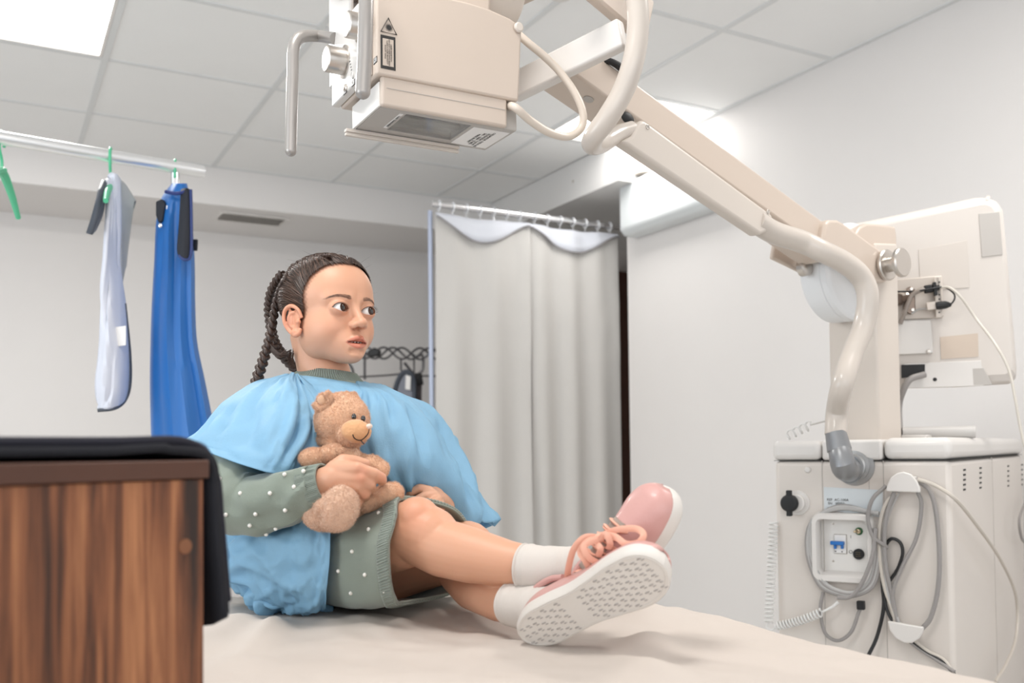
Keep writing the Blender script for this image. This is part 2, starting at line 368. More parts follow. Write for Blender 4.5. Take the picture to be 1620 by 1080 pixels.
sheet([[(287, 300, TB-.06), (296, 298, TB-.065), (303, 304, TB-.06)], [(284, 350, TB-.085), (293, 350, TB-.09), (303, 352, TB-.08)], [(281, 395, TB-.10), (291, 400, TB-.105), (302, 402, TB-.09)], [(286, 408, TB-.10), (292, 410, TB-.105), (300, 411, TB-.095)]], .006, 'lining', ablack, t)
MB().tube([at(302, 300, TB-.07), at(303, 352, TB-.085), at(302, 402, TB-.095), at(293, 411, TB-.107), at(283, 404, TB-.104)], .004, 8, res=5).build('edging', mat('navy_edging', (.02, .04, .16), .5), t)
slab([(303, 378), (312, 378), (311, 396), (303, 396)], TB-.02, .01, 'buckle_tab', ablack, t, .002)
slab([(246, 318), (256, 314), (262, 322), (257, 350), (250, 352), (246, 340)], TB-.05, .02, 'shoulder_flap', ablack, t, .004)
slab([(263, 325), (273, 325), (273, 331), (263, 331)], TB-.052, .002, 'tag', labelw, t, .0005)
MB().lathe(at(254, 357, TB-.055), -FW, [(0, .006), (.004, .006), (.006, .003)]).build('stud', chrome, t)
MB().tube([at(262, 303, TB-.058), at(280, 306, TB-.07), at(300, 301, TB-.06)], .005, 8, res=5).build('strap', mat('navy_strap', (.015, .03, .15), .6), t)

# ================================================================ CURTAIN
CYc = 4.37; rl, rr = onY(683, 325, CYc), onY(975, 356, CYc)
rl[2] = rr[2] = (rl[2]+rr[2])/2
rd = nrm(rr-rl)
t = thing('curtain_rod', 'thin chrome curtain rod in front of the white ceiling drop', 'curtain rod', rl)
MB().tube([rl, rr+rd*.03], .016, 16).build('rod', chrome, t)
MB().lathe(rr+rd*.03, rd, [(0, .02), (.025, .02), (.03, .014)]).build('wall_bracket', steel, t)
curt = mat('curtain_cloth', (.66, .64, .615), .85, bump=.12, bscale=300, var=.02, transl=.2)
hemm = mat('curtain_header_tape', (.72, .74, .80), .8, var=.02, transl=.2)
def curtain(xa, xb, label, seed, ztop):
    t = thing('curtain', label, 'curtain', ((xa+xb)/2, CYc, .12))
    n = 150; zs = np.linspace(0, 1, 60); G = []
    zt = rl[2]-.042; zb = .12
    fr = [(random.uniform(9, 16), random.uniform(0, 6.28), random.uniform(.3, 1)) for _ in range(5)]
    for u in np.linspace(0, 1, n):
        pass
    for q in zs:
        row = []
        for j in range(n):
            u = j/(n-1); x = xa+(xb-xa)*u; z = zt+(zb-zt)*q
            sag = (.012*(math.sin(u*math.pi*1.0+.2)**2))*(1-q)**10
            a = .005+.010*q
            y = CYc+sum(a*w_*math.sin((x-xa)*f_*2.6+ph+.5*math.sin(q*2+ph)) for f_, ph, w_ in fr)*.8
            y += .006*noise.noise(Vector((x*6+seed, z*1.2, 0)))+.004*noise.noise(Vector((x*14+seed, z*7, 3)))*(q < .35)
            row.append((x+.004*math.sin(q*5+seed), y, z-sag))
        G.append(row)
    G = np.array(G)
    B = G[:4].copy()                                   # header band: its lower edge swags
    for j in range(n):
        dz = .018+.105*abs(math.sin(math.pi*(j/(n-1))*1.02+.05))**1.3
        for i in range(4): B[i, j] = G[0, j]+(0, -.004-.006*i, -dz*i/3)
    MB().grid(G).build('cloth', curt, t, solid=.002)
    MB().grid(B).build('header_band', hemm, t, solid=.003)
    MB().tube(B[3][::3], .0035, 6).build('header_seam', mat_seam, t)
    k = 7
    for i in range(k):
        u = (i+.3)/k; x = xa+(xb-xa)*u
        c = rl+rd*(x-rl[0])/rd[0]
        j = int(u*(n-1))
        MB().tube([c+V(0, .021*math.cos(h), -.004+.023*math.sin(h)) for h in np.linspace(0, 2*math.pi, 20, endpoint=False)], .0034, 8, closed=True).build('curtain_ring', mat_ring, t)
        MB().tube([c+V(0, 0, -.026), np.array([x, G[0, j, 1], G[0, j, 2]-.01])], .002, 6).build('ring_hook', mat_ring, t)
mat_seam = mat('grey_seam', (.30, .29, .30), .8)
mat_ring = mat('clear_ring_plastic', (.85, .87, .9), .15, .3)
lx = onY(690, 600, CYc)[0]; mx_ = onY(839, 600, CYc)[0]; rx = onY(981, 600, CYc)[0]
curtain(lx, mx_, 'left panel of the pale grey curtain, next to the blue grey post', 1, 0)
curtain(mx_+.012, rx, 'right panel of the pale grey curtain, next to the dark brown door', 5, 0)
p = onY(688, 500, CYc-.02)
tag(MB().tube([V(lx-.012, CYc+.03, .0), V(lx-.012, CYc+.03, rl[2]-.03)], .012, 12).build('screen_post', mat('blue_grey_post', (.42, .47, .60), .4)), 'slim blue grey upright post at the left edge of the curtain', 'post')

# ================================================================ COAT RACK ON BACK WALL
TR = 5.80
wire = mat('dark_wire', (.10, .095, .10), .35, .5)
t = thing('wall_rack', 'dark wavy wire rack on the back wall behind the girl and curtain', 'rack', at(630, 556, TR))
for s in (0, 1, .5):
    MB().tube([at(535+k*2.2, 557+9*math.sin(k*.24+s*math.pi)+(k*.04), TR+.02*math.cos(k*.24+s*math.pi)) for k in range(72)], .0065, 8).build('wave_wire', wire, t)
MB().tube([at(530, 598, TR+.03), at(628, 592, TR+.03), at(634, 583, TR+.02), at(634, 566, TR)], .006, 8, res=5).build('lower_bar', wire, t)
MB().tube([at(577, 560, TR), at(577, 600, TR+.03)], .008, 8).build('support_rod', wire, t)
MB().tube([at(655, 560, TR), at(655, 594, TR+.03), at(692, 595, TR+.03)], .007, 8).build('support_rod', wire, t)
MB().tube([at(530, 578, TR), at(548, 574, TR), at(558, 585, TR), at(560, 612, TR)], .008, 8, res=4).build('side_hook', wire, t)
tag(slab([(580, 556), (592, 549), (602, 554), (600, 562), (584, 565)], TR-.12, .05, 'black_clamp', blackm, None, .01), 'small black clamp on the wire rack beside the girl\'s mouth', 'clamp')
t = thing('thyroid_shield', 'grey oval shield with a dark rim hanging under the wire rack', 'shield', at(640, 700, TR-.1))
ov = [(641, 588), (650, 592), (655, 606), (655, 640), (651, 670), (643, 700), (630, 730), (612, 735), (612, 680), (618, 645), (626, 612), (633, 595)]
ovp = cr([at(x, y, TR-.10) for x, y in ov], 5, True)
MB().prism(ovp, FW*.03).build('panel', mat('shield_grey', (.20, .21, .25), .5), t, bevel=.004)
MB().tube(ovp, .015, 8, closed=True).build('rim', adark, t)
slab([(642, 593), (650, 595), (649, 617), (641, 615)], TR-.125, .004, 'tag', labelw, t, .001)
TR += .08
t = thing('hanging_strap', 'dark woven strap bundle hanging beside the grey shield', 'strap', at(663, 700, TR-.06))
MB().tube([at(655, 566, TR-.02), at(668, 562, TR-.05), at(668, 585, TR-.06), at(656, 592, TR-.06), at(640, 574, TR-.03)], .009, 8, res=5).build('strap_loop', wire, t)
slab([(656, 590), (666, 590), (670, 608), (654, 610)], TR-.08, .03, 'buckle', blackm, t, .006)
G = [[at(659, 605+k*6, TR-.06+.004*math.sin(k*1.3)), at(667, 605+k*6, TR-.06-.004*math.sin(k*1.3))] for k in range(26)]
MB().grid(G).build('strap_band', mat('strap_brown_grey', (.11, .095, .10), .8, var=.3, vscale=60), t, solid=.012)
# ================================================================ MOBILE X-RAY MACHINE
O = at(1504, 728, 2.10)
MU = V(-.443, .896, 0); MV = V(.896, .443, 0)          # along the rear panel, into the body
NF = -MV                                              # outward normal of the panel with the cables
def fp(px, py, off=0): return onplane(px, py, O+NF*off, NF)
def uz(px, py): p = fp(px, py); return np.dot(p-O, MU), p[2]
def P(u, z, off=0, base=None): return V(O[0], O[1], 0)+MU*u+V(0, 0, z)+NF*off
UW = uz(1225, 724)[0]; zt = O[2]; ztop = zt+.052
xm = thing('xray_machine', 'cream and white mobile x-ray machine with a long arm reaching over the bed', 'x-ray machine', V(O[0], O[1], 0)+MV*.33+MU*UW/2)
DEP = 1.22
def mbox(mb, u0, u1, z0, z1, v0, v1):
    return mb.box(V(O[0], O[1], 0)+MU*(u0+u1)/2+MV*(v0+v1)/2+V(0, 0, (z0+z1)/2), MU*(u1-u0)/2, MV*(v1-v0)/2, V(0, 0, (z1-z0)/2))
bodym = mat('machine_body_white', (.70, .645, .595), .38, var=.01, coat=.25)
body = mbox(MB(), 0, UW, .16, zt, 0, DEP).build('body', bodym, xm, bevel=.012, seg=4)
ua, ub = uz(1300, 724)[0], uz(1397, 724)[0]
mbox(MB(), -.004, ub-.001, zt+.0015, ztop, -.006, DEP+.004).build('top_cover', whitem, body, bevel=.018, seg=5)
mbox(MB(), ub+.001, ua-.001, zt+.0015, ztop-.003, -.004, DEP+.004).build('top_cover', whitem, body, bevel=.007, seg=4)
mbox(MB(), ua+.001, UW+.004, zt+.0015, ztop-.004, -.006, DEP+.004).build('top_cover', whitem, body, bevel=.014, seg=5)
mbox(MB(), -.0015, UW+.002, zt+.0001, zt+.0014, .001, DEP).build('seam', darkm, body, smooth=False)
# panel seams
sg = MB()
mbox(sg, ub-.0008, ub+.0008, .3, zt, -.0006, .004); mbox(sg, ua-.0008, ua+.0008, .3, zt, -.0006, .004)
uc = uz(1374, 724)[0]
mbox(sg, uc-.0006, uc+.0006, uz(1374, 780)[1], zt-.006, -.0006, .004)
sg.build('seam', greym, body, smooth=False)
# side face seams and vents (face at u=0, outward -MU)
def sp(px, py, off=0): return onplane(px, py, O-MU*off, MU)
def vt_(px, py): p = sp(px, py); return np.dot(p-O, MV), p[2]
sg = MB(); vs = vt_(1569, 720)[0]; mbox(sg, -.0008, .004, .3, zt, vs-.0008, vs+.0008); sg.build('seam', greym, body, smooth=False)
for cx, y0 in ((1525.5, 743), (1551, 740), (1595, 737), (1617, 735)):
    for k in range(5):
        a = vt_(cx, y0+k*7.8); q = MB(); mbox(q, -.0015, .004, a[1]-.0024, a[1]+.0024, a[0]-.0145, a[0]+.0145); q.build('vent_slot', darkm, body, bevel=.001)
# wheels and base
mbox(MB(), .02, UW-.02, .10, .159, .02, DEP-.02).build('base_frame', greym, xm, bevel=.01)
for u in (.05, UW-.05):
    for v in (.12, DEP-.12):
        c = V(O[0], O[1], .065)+MU*u+MV*v
        MB().lathe(c-MU*.018, MU, [(0, .02), (.001, .058), (.006, .065), (.030, .065), (.035, .058), (.036, .02)]).build('wheel', blackm, xm)
# round caps, port, hose connector
MB().lathe(fp(1278, 743), NF, [(0, .0078), (.002, .0075), (.004, .005)]).build('screw_cap', whitem, body)
pc = fp(1262, 795)
MB().lathe(pc, NF, [(0, .030), (.004, .029), (.005, .021), (.016, .021), (.018, .019)]).build('port_ring', whitem, body)
pt = MB().lathe(pc+NF*.018+MU*.012, NF, [(0, .014), (.001, .021), (.012, .021), (.016, .018), (.017, .004)]); pt.box(pc+NF*.026+MU*.012, MU*.006, V(0, 0, .031), NF*.007)
pt.build('port_cap', blackm, body, bevel=.002)
hc = fp(1352, 737)
MB().lathe(hc, NF, [(0, .046), (.003, .045), (.004, .036), (.012, .036), (.013, .030), (.022, .030), (.024, .027)]).build('socket_ring', mat('satin_grey_metal', (.38, .38, .38), .35, .6), body)
sgm = mat('satin_grey_elbow', (.27, .275, .285), .35, .6)
cn = MB(); c0 = hc+NF*.045
cn.tube([at(1322, 684, 2.09), at(1328, 712, 2.08)], [.0225, .0265], 24); 
cn.tube([at(1328, 709, 2.08), at(1335, 738, 2.07), c0+V(0, 0, -.012)], [.024, .027, .024], 24, res=4)
cn.ell(c0+V(0, 0, -.010), .029)
cn.tube([c0, hc], [.026, .026], 24)
cn.build('hose_elbow', sgm, xm)
MB().lathe(fp(1356, 732)+NF*.0245+MU*-.012, NF, [(0, .0045), (.003, .004)]).build('screw', steel, body)
# recessed power panel
r0 = uz(1385, 815); r1 = uz(1290, 920)
ca = np.array([uz(1286, 809), uz(1384, 814), uz(1385, 925), uz(1290, 916)])
u0, u1 = ca[1][0], ca[0][0]; z0, z1 = ca[2:, 1].mean(), ca[:2, 1].mean()
bz = MB(); off = .022; rim = .014
def rr(u0, u1, z0, z1, r, off, n=6):
    out = []
    for (cu, cz, a0) in ((u0+r, z0+r, 180), (u1-r, z0+r, 270), (u1-r, z1-r, 0), (u0+r, z1-r, 90)):
        for k in range(n+1):
            a = math.radians(a0+90*k/n); out.append(P(cu+r*math.cos(a), cz+r*math.sin(a), off))
    return out
rings = [rr(u0-.002, u1+.002, z0-.002, z1+.002, .022, 0), rr(u0, u1, z0, z1, .022, off*.8), rr(u0+.003, u1-.003, z0+.003, z1-.003, .020, off), rr(u0+rim-.002, u1-rim+.002, z0+rim, z1-rim, .012, off), rr(u0+rim, u1-rim, z0+rim+.002, z1-rim, .011, off-.003), rr(u0+rim+.001, u1-rim-.001, z0+rim+.012, z1-rim-.001, .010, -.018)]
bz.grid(np.array(rings), cv=True); bz.build('power_panel_bezel', whitem, xm, ang=50)
# cut the body behind the recess so that it is truly hollow
cut = MB(); cut.box(P((u0+u1)/2, (z0+z1)/2+.004, 0), MU*((u1-u0)/2-rim+.0005), V(0, 0, (z1-z0)/2-rim), NF*.0185)
pp = MB(); pp.box(P((u0+u1)/2, (z0+z1)/2+.006, -.0135), MU*((u1-u0)/2-rim), V(0, 0, (z1-z0)/2-rim-.004), NF*.001)
plate = pp.build('power_plate', mat('off_white_plate', (.78, .76, .73), .5), xm)
co = cut.build('cutter', None, None, smooth=False)
bm_ = body.modifiers.new('recess', 'BOOLEAN'); bm_.operation = 'DIFFERENCE'; bm_.object = co; bm_.solver = 'EXACT'
bpy.context.view_layer.update()
nm = bpy.data.meshes.new_from_object(body.evaluated_get(bpy.context.evaluated_depsgraph_get()))
body.modifiers.clear(); body.data = nm; bpy.data.objects.remove(co)
def pl(px, py, off=-.0125): return onplane(px, py, O+NF*off, NF)
sw = MB(); c = pl(1330, 860); sw.box(c+NF*.001, MU*.015, V(0, 0, .023), NF*.002)
brk = sw.build('circuit_breaker', greym, plate, bevel=.001); 
q = MB(); q.box(c+NF*.0035, MU*.0135, V(0, 0, .0215), NF*.0012); q.build('breaker_face', labelw, plate, bevel=.0005)
bl = mat('blue_switch', (.02, .16, .50), .35)
q = MB(); q.box(pl(1327, 858)+NF*.012, MU*.0155, V(0, 0, .0045), NF*.006); q.box(pl(1323, 864)+NF*.008, MU*.003, V(0, 0, .005), NF*.004); q.box(pl(1334, 864)+NF*.008, MU*.003, V(0, 0, .005), NF*.004); q.build('blue_toggle', bl, plate, bevel=.0015)
q = MB()
for x, y in ((1323, 871.5), (1333, 872)): q.lathe(pl(x, y)+NF*.005, NF, [(0, .0016), (.0006, .0014)])
q.build('breaker_screw', blackm, plate)
q = MB().lathe(pl(1359, 876), NF, [(0, .0125), (.006, .0125), (.008, .0105), (.0085, .001)]); q.build('round_socket', blackm, plate)
q = MB()
for i in range(3):
    for j in range(3): q.lathe(pl(1359, 876)+NF*.0085+MU*(i-1)*.0042+V(0, 0, (j-1)*.0045), NF, [(0, .0008), (.001, .0006)], 8)
q.build('socket_pin', mat('brass', (.5, .35, .15), .3, 1), plate)
MB().lathe(pl(1359, 840), NF, [(0, .009), (.002, .009), (.003, .006), (.004, .006)]).build('green_ground_ring', mat('dark_green', (.03, .14, .05), .5), plate)
MB().lathe(pl(1359, 840)+NF*.004, NF+MU*.4, [(0, .0058), (.004, .0058), (.005, .003), (.015, .003), (.016, .001)]).build('ground_pin', mat('brass_pin', (.62, .50, .34), .25, 1), plate)
for x, y in ((1317.5, 828.5), (1318, 887), (1372, 829)): MB().lathe(pl(x, y), NF, [(0, .0028), (.0012, .0026), (.0015, .001)]).build('screw', steel, plate)
textmesh('O', .012, pl(1346, 873), -MU, V(0, 0, 1), 'lettering', inkm, plate); textmesh('I', .010, pl(1346, 849), -MU, V(0, 0, 1), 'lettering', inkm, plate)
# specification sticker (code square left out)
stm = mat('pale_blue_sticker', (.66, .70, .72), .5)
q = MB(); a = [fp(1303, 770, .0006), fp(1397, 775, .0006), fp(1396, 818, .0006), fp(1304, 806, .0006)]
q.prism(a, NF*.0006); st = q.build('sticker', stm, xm, smooth=False)
textmesh('REF  AC-100A\n SN   00050', .0085, fp(1308, 793, .0013), -MU, V(0, 0, 1), 'lettering', inkm, st, align='LEFT')
textmesh('230V~ 50/60Hz 10A', .0055, fp(1308, 803.5, .0013), -MU, V(0, 0, 1), 'lettering', inkm, st, align='LEFT')
# half-round cable hooks
for name, poly in (('hook', [(1401, 777), (1403, 766), (1409, 755), (1419, 748), (1429, 746), (1441, 750), (1450, 760), (1455, 771), (1456, 779)]), ('hook', [(1404, 982), (1461, 992), (1460, 1000), (1454, 1010), (1443, 1017), (1430, 1017), (1416, 1009), (1407, 996)])):
    pts = [fp(x, y, .042) for x, y in poly]
    MB().prism(pts, -NF*.010).build('cable_hook', whitem, xm, bevel=.003, seg=3)
    c = sum(pts)/len(pts); MB().box(c-NF*.026, MU*.022, V(0, 0, .011), NF*.0155).build('hook_neck', whitem, xm, bevel=.003)
# cables
cg = mat('grey_cable', (.30, .28, .27), .45); cl = mat('light_grey_cable', (.45, .44, .43), .45); cb = mat('black_cable', (.015, .015, .016), .4); cw = mat('ivory_cable', (.58, .53, .47), .45)
def cable(pts, r, m, name='cable', res=8, seg=8):
    return MB().tube([fp(*(p if len(p) == 3 else p+(.02,))) for p in pts], r, seg, res=res).build(name, m, xm)
for k in range(4):
    o = k*2.2; d_ = .010+.006*(k % 2)
    cable([(1384+o, 812, d_), (1330, 800+o*.6, .004+d_*.3), (1290-o*.3, 820, d_), (1277+o, 845, d_), (1279+o*.8, 885, .015), (1296+o, 925-o, .018), (1325, 940-o, .024), (1352, 942-o*.8, .028), (1382-o, 925-o, .02), (1392-o, 880, .02), (1388-o*.5, 835, .02)], .0048, (cg, cl)[k % 2], 'coiled_power_cable')
cable([(1402, 768, .02), (1380, 790, .03), (1373, 820, .03), (1381, 848, .032), (1396, 860, .03), (1404, 866, .02)], .0045, cg)
cable([(1385, 835, .03), (1380, 880, .034), (1362, 925, .036), (1345, 944, .034), (1325, 945, .03)], .0048, cg)
cable([(1418, 778, .02), (1400, 800, .022), (1391, 840, .022), (1393, 890, .022), (1400, 930, .02), (1412, 965, .02), (1418, 990, .02)], .0045, cw)
cable([(1415, 778, .025), (1404, 810, .025), (1399, 850, .025), (1402, 900, .025), (1412, 945, .02), (1420, 990, .02)], .0048, cg)
cable([(1421, 778, .015), (1405, 815, .015), (1397, 860, .02), (1400, 905, .02), (1408, 950, .02), (1424, 990, .02)], .0042, cl)
cable([(1452, 778, .02), (1458, 800, .02), (1450, 850, .02), (1428, 895, .022), (1414, 930, .022), (1412, 960, .02), (1420, 990, .02)], .0045, cg)
cable([(1454, 762, .02), (1470, 775, .02), (1480, 805, .02), (1486, 870, .02), (1484, 930, .02), (1473, 975, .02), (1459, 994, .02)], .0052, cg)
cable([(1398, 866, .012), (1410, 852, .012), (1424, 858, .014), (1428, 875, .014), (1420, 900, .014), (1404, 925, .014), (1400, 950, .016), (1408, 975, .016), (1424, 996, .02)], .004, cb)
cable([(1398, 860, .016), (1396, 920, .016), (1398, 960, .016), (1388, 1005, .02), (1374, 1036, .03), (1360, 1062, .03)], .0042, cb)
cable([(1302, 936, .015), (1298, 965, .018), (1305, 1000, .018), (1325, 1013, .02), (1346, 1000, .02), (1358, 970, .018), (1363, 955, .018)], .0042, cg)
MB().box(fp(1362, 957, .02), MU*.0085, V(0, 0, .010), NF*.007).build('cable_plug', blackm, xm, bevel=.002)
for k, m_ in enumerate((cg, cb, cw)):
    cable([(1438+k*5, 1014, .015), (1460+k*4, 1030, .015), (1482+k*6, 1044, .02), (1510, 1062+k*4, .04)], .004, m_)
# ivory cable arcing across the side
def sidec(pts, r, m, name): return MB().tube([p for p in pts], r, 8, res=8).build(name, m, xm)
sidec([fp(1452, 758, .03), fp(1480, 768, .03), fp(1512, 790, .035), sp(1545, 830, .03), sp(1580, 880, .03), sp(1604, 930, .03), sp(1610, 970, .03), sp(1606, 1015, .03), sp(1592, 1050, .03), sp(1575, 1078, .03)], .0042, cw, 'ivory_cable')
sidec([sp(1624, 790, .02), sp(1613, 820, .02), sp(1616, 850, .02), sp(1624, 860, .02)], .004, cg, 'cable')
# coiled hand-switch cord
def coil(A, B, r, turns, wr, sag=V(0, 0, 0)):
    pts = []; n = turns*12; A = np.array(A); B = np.array(B); d = nrm(B-A); x = nrm(np.cross(d, V(.3, .5, .81))); y = np.cross(d, x)
    for k in range(n+1):
        s = k/n; a = 2*math.pi*turns*s
        pts.append(A+(B-A)*s+sag*4*s*(1-s)+r*(x*math.cos(a)+y*math.sin(a)))
    return pts
cm_ = mat('white_coiled_cord', (.76, .75, .73), .4)
MB().tube(coil(fp(1224, 825, .01), fp(1216, 985, .03), .010, 24, .002), .0022, 6).build('coiled_cord', cm_, xm)
MB().tube([fp(1216, 985, .03), fp(1213, 993, .032), fp(1222, 996, .032), fp(1228, 990, .032)], .0024, 6, res=5).build('coiled_cord', cm_, xm)
MB().tube(coil(fp(1228, 990, .03), fp(1300, 968, .03), .009, 15, .002, V(0, 0, -.004)), .0022, 6).build('coiled_cord', cm_, xm)
MB().tube([fp(1300, 968, .03), fp(1316, 960, .025), fp(1326, 952, .02)], [.0024, .003, .0045], 8, res=4).build('coiled_cord', cm_, xm)
hm = V(0, 0, 1)
MB().tube(coil(at(1243, 690, 2.42), at(1282, 672, 2.44), .011, 4, .002), .0022, 6).build('coiled_cord', cm_, xm)
MB().tube([at(1282, 672, 2.44), at(1310, 664, 2.46), at(1335, 650, 2.47), at(1344, 630, 2.47), at(1346, 600, 2.47)], .0022, 6, res=6).build('coiled_cord', cm_, xm)

# ---- column, yoke and arm
AL, AR = at(940, 82, 1.85), at(1308, 354, 2.27)      # arm end and arm root on the upper edge of its side
ad = AR-AL; AH = nrm(V(ad[0], ad[1], 0)); AN = nrm(np.cross(AH, V(0, 0, 1)))
if np.dot(AN, CAM-AR) < 0: AN = -AN                   # AN points at the camera side
Q0 = at(1391, 560, 2.27)
def ap(px, py, off=0): return onplane(px, py, Q0+AN*off, AN)
col = MB(); z = ztop
cl_, cr_ = ap(1391, 690), ap(1427, 690)
a, b_ = V(cl_[0], cl_[1], z-.01), V(cr_[0], cr_[1], z-.01)
col.prism([a, b_, V(b_[0], b_[1], ap(1420, 385)[2]), V(a[0], a[1], ap(1391, 385)[2])], -AN*.135)
column = col.build('column', warmm, xm, bevel=.006, seg=3)
hd = [(1352, 372), (1360, 359), (1371, 353), (1390, 354), (1417, 358), (1419, 372), (1422, 470), (1390, 500), (1375, 470)]
MB().prism([ap(x, y, -.004) for x, y in hd], -AN*.125).build('column_head', creamm, xm, bevel=.006, seg=3)
for (x, y) in ((1361, 600), (1378, 600), (1409, 558), (1409, 640)): pass
# drum behind the yoke
dc = ap(1362, 428, -.02)
rd_ = .118
prof = [(-.002, .001), (-.002, rd_-.012), (.0, rd_-.005), (.006, rd_), (.020, rd_), (.021, rd_-.002), (.022, rd_-.002), (.0235, rd_), (.075, rd_-.002), (.085, rd_-.012), (.086, .001)]
MB().lathe(dc-AN*.01, -AN, prof, 64).build('spring_drum', mat('drum_white', (.78, .79, .80), .4, var=.01), xm)
# yoke plates
yk = [(1306, 352), (1312, 347), (1326, 347), (1335, 352), (1396, 397), (1412, 402), (1420, 416), (1414, 436), (1402, 446), (1388, 447), (1376, 440), (1362, 424), (1300, 392)]
ykp = [ap(x, y, .028) for x, y in yk]
MB().prism(ykp, -AN*.05).build('yoke_plate', creamm, xm, bevel=.008, seg=4)
MB().prism([p-AN*.135 for p in ykp], -AN*.012).build('yoke_plate', creamm, xm, bevel=.005, seg=3)
MB().prism([ap(1250, 402, -.13), ap(1256, 392, -.13), ap(1290, 385, -.13), ap(1306, 392, -.13), ap(1306, 440, -.13), ap(1290, 432, -.13)], AN*.05).build('yoke_bracket', warmm, xm, bevel=.005)
MB().lathe(ap(1266, 424, -.09), AN, [(0, .016), (.004, .021), (.02, .021), (.024, .014)]).build('bracket_knob', steel, xm)
kc = ap(1399, 420, .029)
MB().lathe(kc, AN, [(0, .030), (.004, .036), (.010, .037), (.013, .034), (.0135, .030), (.012, .018), (.036, .017), (.037, .030), (.040, .034), (.047, .034), (.050, .031), (.0505, .001)], 48).build('lock_knob', steel, xm)
# arm beam: box from AL to AR, side face seen from the camera
dn = nrm(AR-AL); dn = nrm(AH*np.dot(dn, AH)+V(0, 0, dn[2])); upn = nrm(np.cross(dn, AN)); upn = upn if upn[2] > 0 else -upn
A1 = ap(1330, 370.5, .012); A0 = onplane(915, 64, A1, AN)
L = np.dot(A0-A1, -dn)
H_ = .064
mbm = MB().box(A1-dn*L/2-upn*H_/2-AN*.048, dn*L/2, upn*H_/2, AN*.048)
arm = mbm.build('arm', creamm, xm, bevel=.005, seg=3)
MB().box(A1-dn*(L+.001)-upn*H_/2-AN*.048, dn*.0012, upn*(H_/2-.004), AN*.044).build('end_cap', warmm, arm, bevel=.001)
# underside details at the upper end
for px, py, r in ((931, 157, .0105),):
    c = onplane(px, py, A1-upn*(H_+.0005), upn); MB().lathe(c, -upn, [(0, r), (.001, r*.95), (.0012, .001)]).build('round_plug', greym, arm)
MB().ell(onplane(993, 187, A1-AN*-.0, AN), dn*.016, upn*.011, AN*.006).build('cable_hole', blackm, arm)
MB().tube([onplane(954, 93, A1, AN)+AN*-.02, onplane(962, 98, A1, AN)+AN*.004, onplane(985, 113, A1, AN)+AN*.004, onplane(1005, 128, A1, AN)-AN*.02], [.005, .006, .0075, .006], 10, res=5).build('black_cable', blackm, arm)
# cable cover on the side of the arm
cv = [(1011, 191), (1019, 189), (1218, 336), (1224, 342), (1216, 366), (1203, 371), (984, 223), (1000, 214)]
cvp = [onplane(x, y, A1+AN*.030, AN) for x, y in cv]
cover = MB().prism(cvp, -AN*.0295).build('cable_cover', warmm, arm, bevel=.007, seg=4)
for x, y in ((1024.5, 201), (1215, 335)):
    MB().lathe(onplane(x, y, A1+AN*.030, AN), AN, [(0, .0048), (.0012, .0046), (.0016, .0038), (.0008, .003), (.0006, .001)], 20).build('screw', steel, arm)
# corrugated thick hose
hose = mat('beige_hose', (.58, .52, .465), .3, coat=.3, var=.01)
ah = A1+AN*.005
def arm_t(px, py): return onplane(px, py, A1+AN*.012, AN)
lo = [arm_t(1195, 350), arm_t(1225, 368), arm_t(1262, 384)+AN*.012, ap(1300, 397, .06), ap(1335, 415, .075), ap(1362, 438, .085), ap(1373, 470, .09), ap(1366, 515, .08), ap(1348, 560, .075), ap(1332, 610, .08), at(1324, 650, 2.10), at(1322, 688, 2.09)]
MB().tube(lo, [.024]*3+[.0235]*9, 24, res=8).build('lower_hose', hose, xm)
up_ = [arm_t(1000, 205), arm_t(975, 213), at(952, 226, 1.72), at(937, 228, 1.66), at(940, 215, 1.62), at(962, 185, 1.60), at(985, 145, 1.59), at(1001, 100, 1.58), at(1009, 50, 1.58), at(1007, 0, 1.58), at(996, -60, 1.58), at(975, -120, 1.6)]
MB().tube(up_, [.016, .017, .018, .018, .0175, .0185, .0185, .0185, .0185, .0185, .0185, .0185], 24, res=8).build('upper_hose', hose, xm)

# ---- tube head (square to the room)
ZB = 1.55; YF = 1.35
fl = onY(608, 165, YF); fr_ = onY(803, 201, YF); 
XL = fl[0]; XR = fr_[0]; ZB = (fl[2]+fr_[2])/2
hl = onY(596, 115, YF-.004); hr = onY(821, 162, YF-.004)
zf = onY(608, 119, YF)[2]
hz = (hl[2]+hr[2])/2
YR = .133
housing_p = [onY(x, y, YF-.004) for x, y in ((821, 162), (826, 41), (806, 28), (775, 14), (740, 3), (705, -5), (660, -12), (610, -16))]
for p in housing_p[:1]: p[2] = hz
pl_ = [V(hl[0], YF-.004, hz)]+housing_p+[V(hl[0], YF-.004, housing_p[-1][2]+.002)]
XH = pl_[1][0]
pan = onX(526, 168, hl[0]-.014); YP = pan[1]
head = MB().prism(pl_, (0, YP-YF+.004, 0)).build('tube_head', creamm, xm, bevel=.004, seg=3)
zt2 = onX(527, 49, hl[0]-.014)[2]
# control panel plate on the left side (sloping top edge at the far side)
xp = hl[0]-.014
pts = [V(xp, YF+.012, hz+.004), V(xp, YP+.004, pan[2]), V(xp, YP+.004, zt2), onX(572, -2, xp), V(xp, YF+.012, onX(590, -20, xp)[2])]
MB().prism(pts, (.0135, 0, 0)).build('control_panel', whitem, head, bevel=.002)
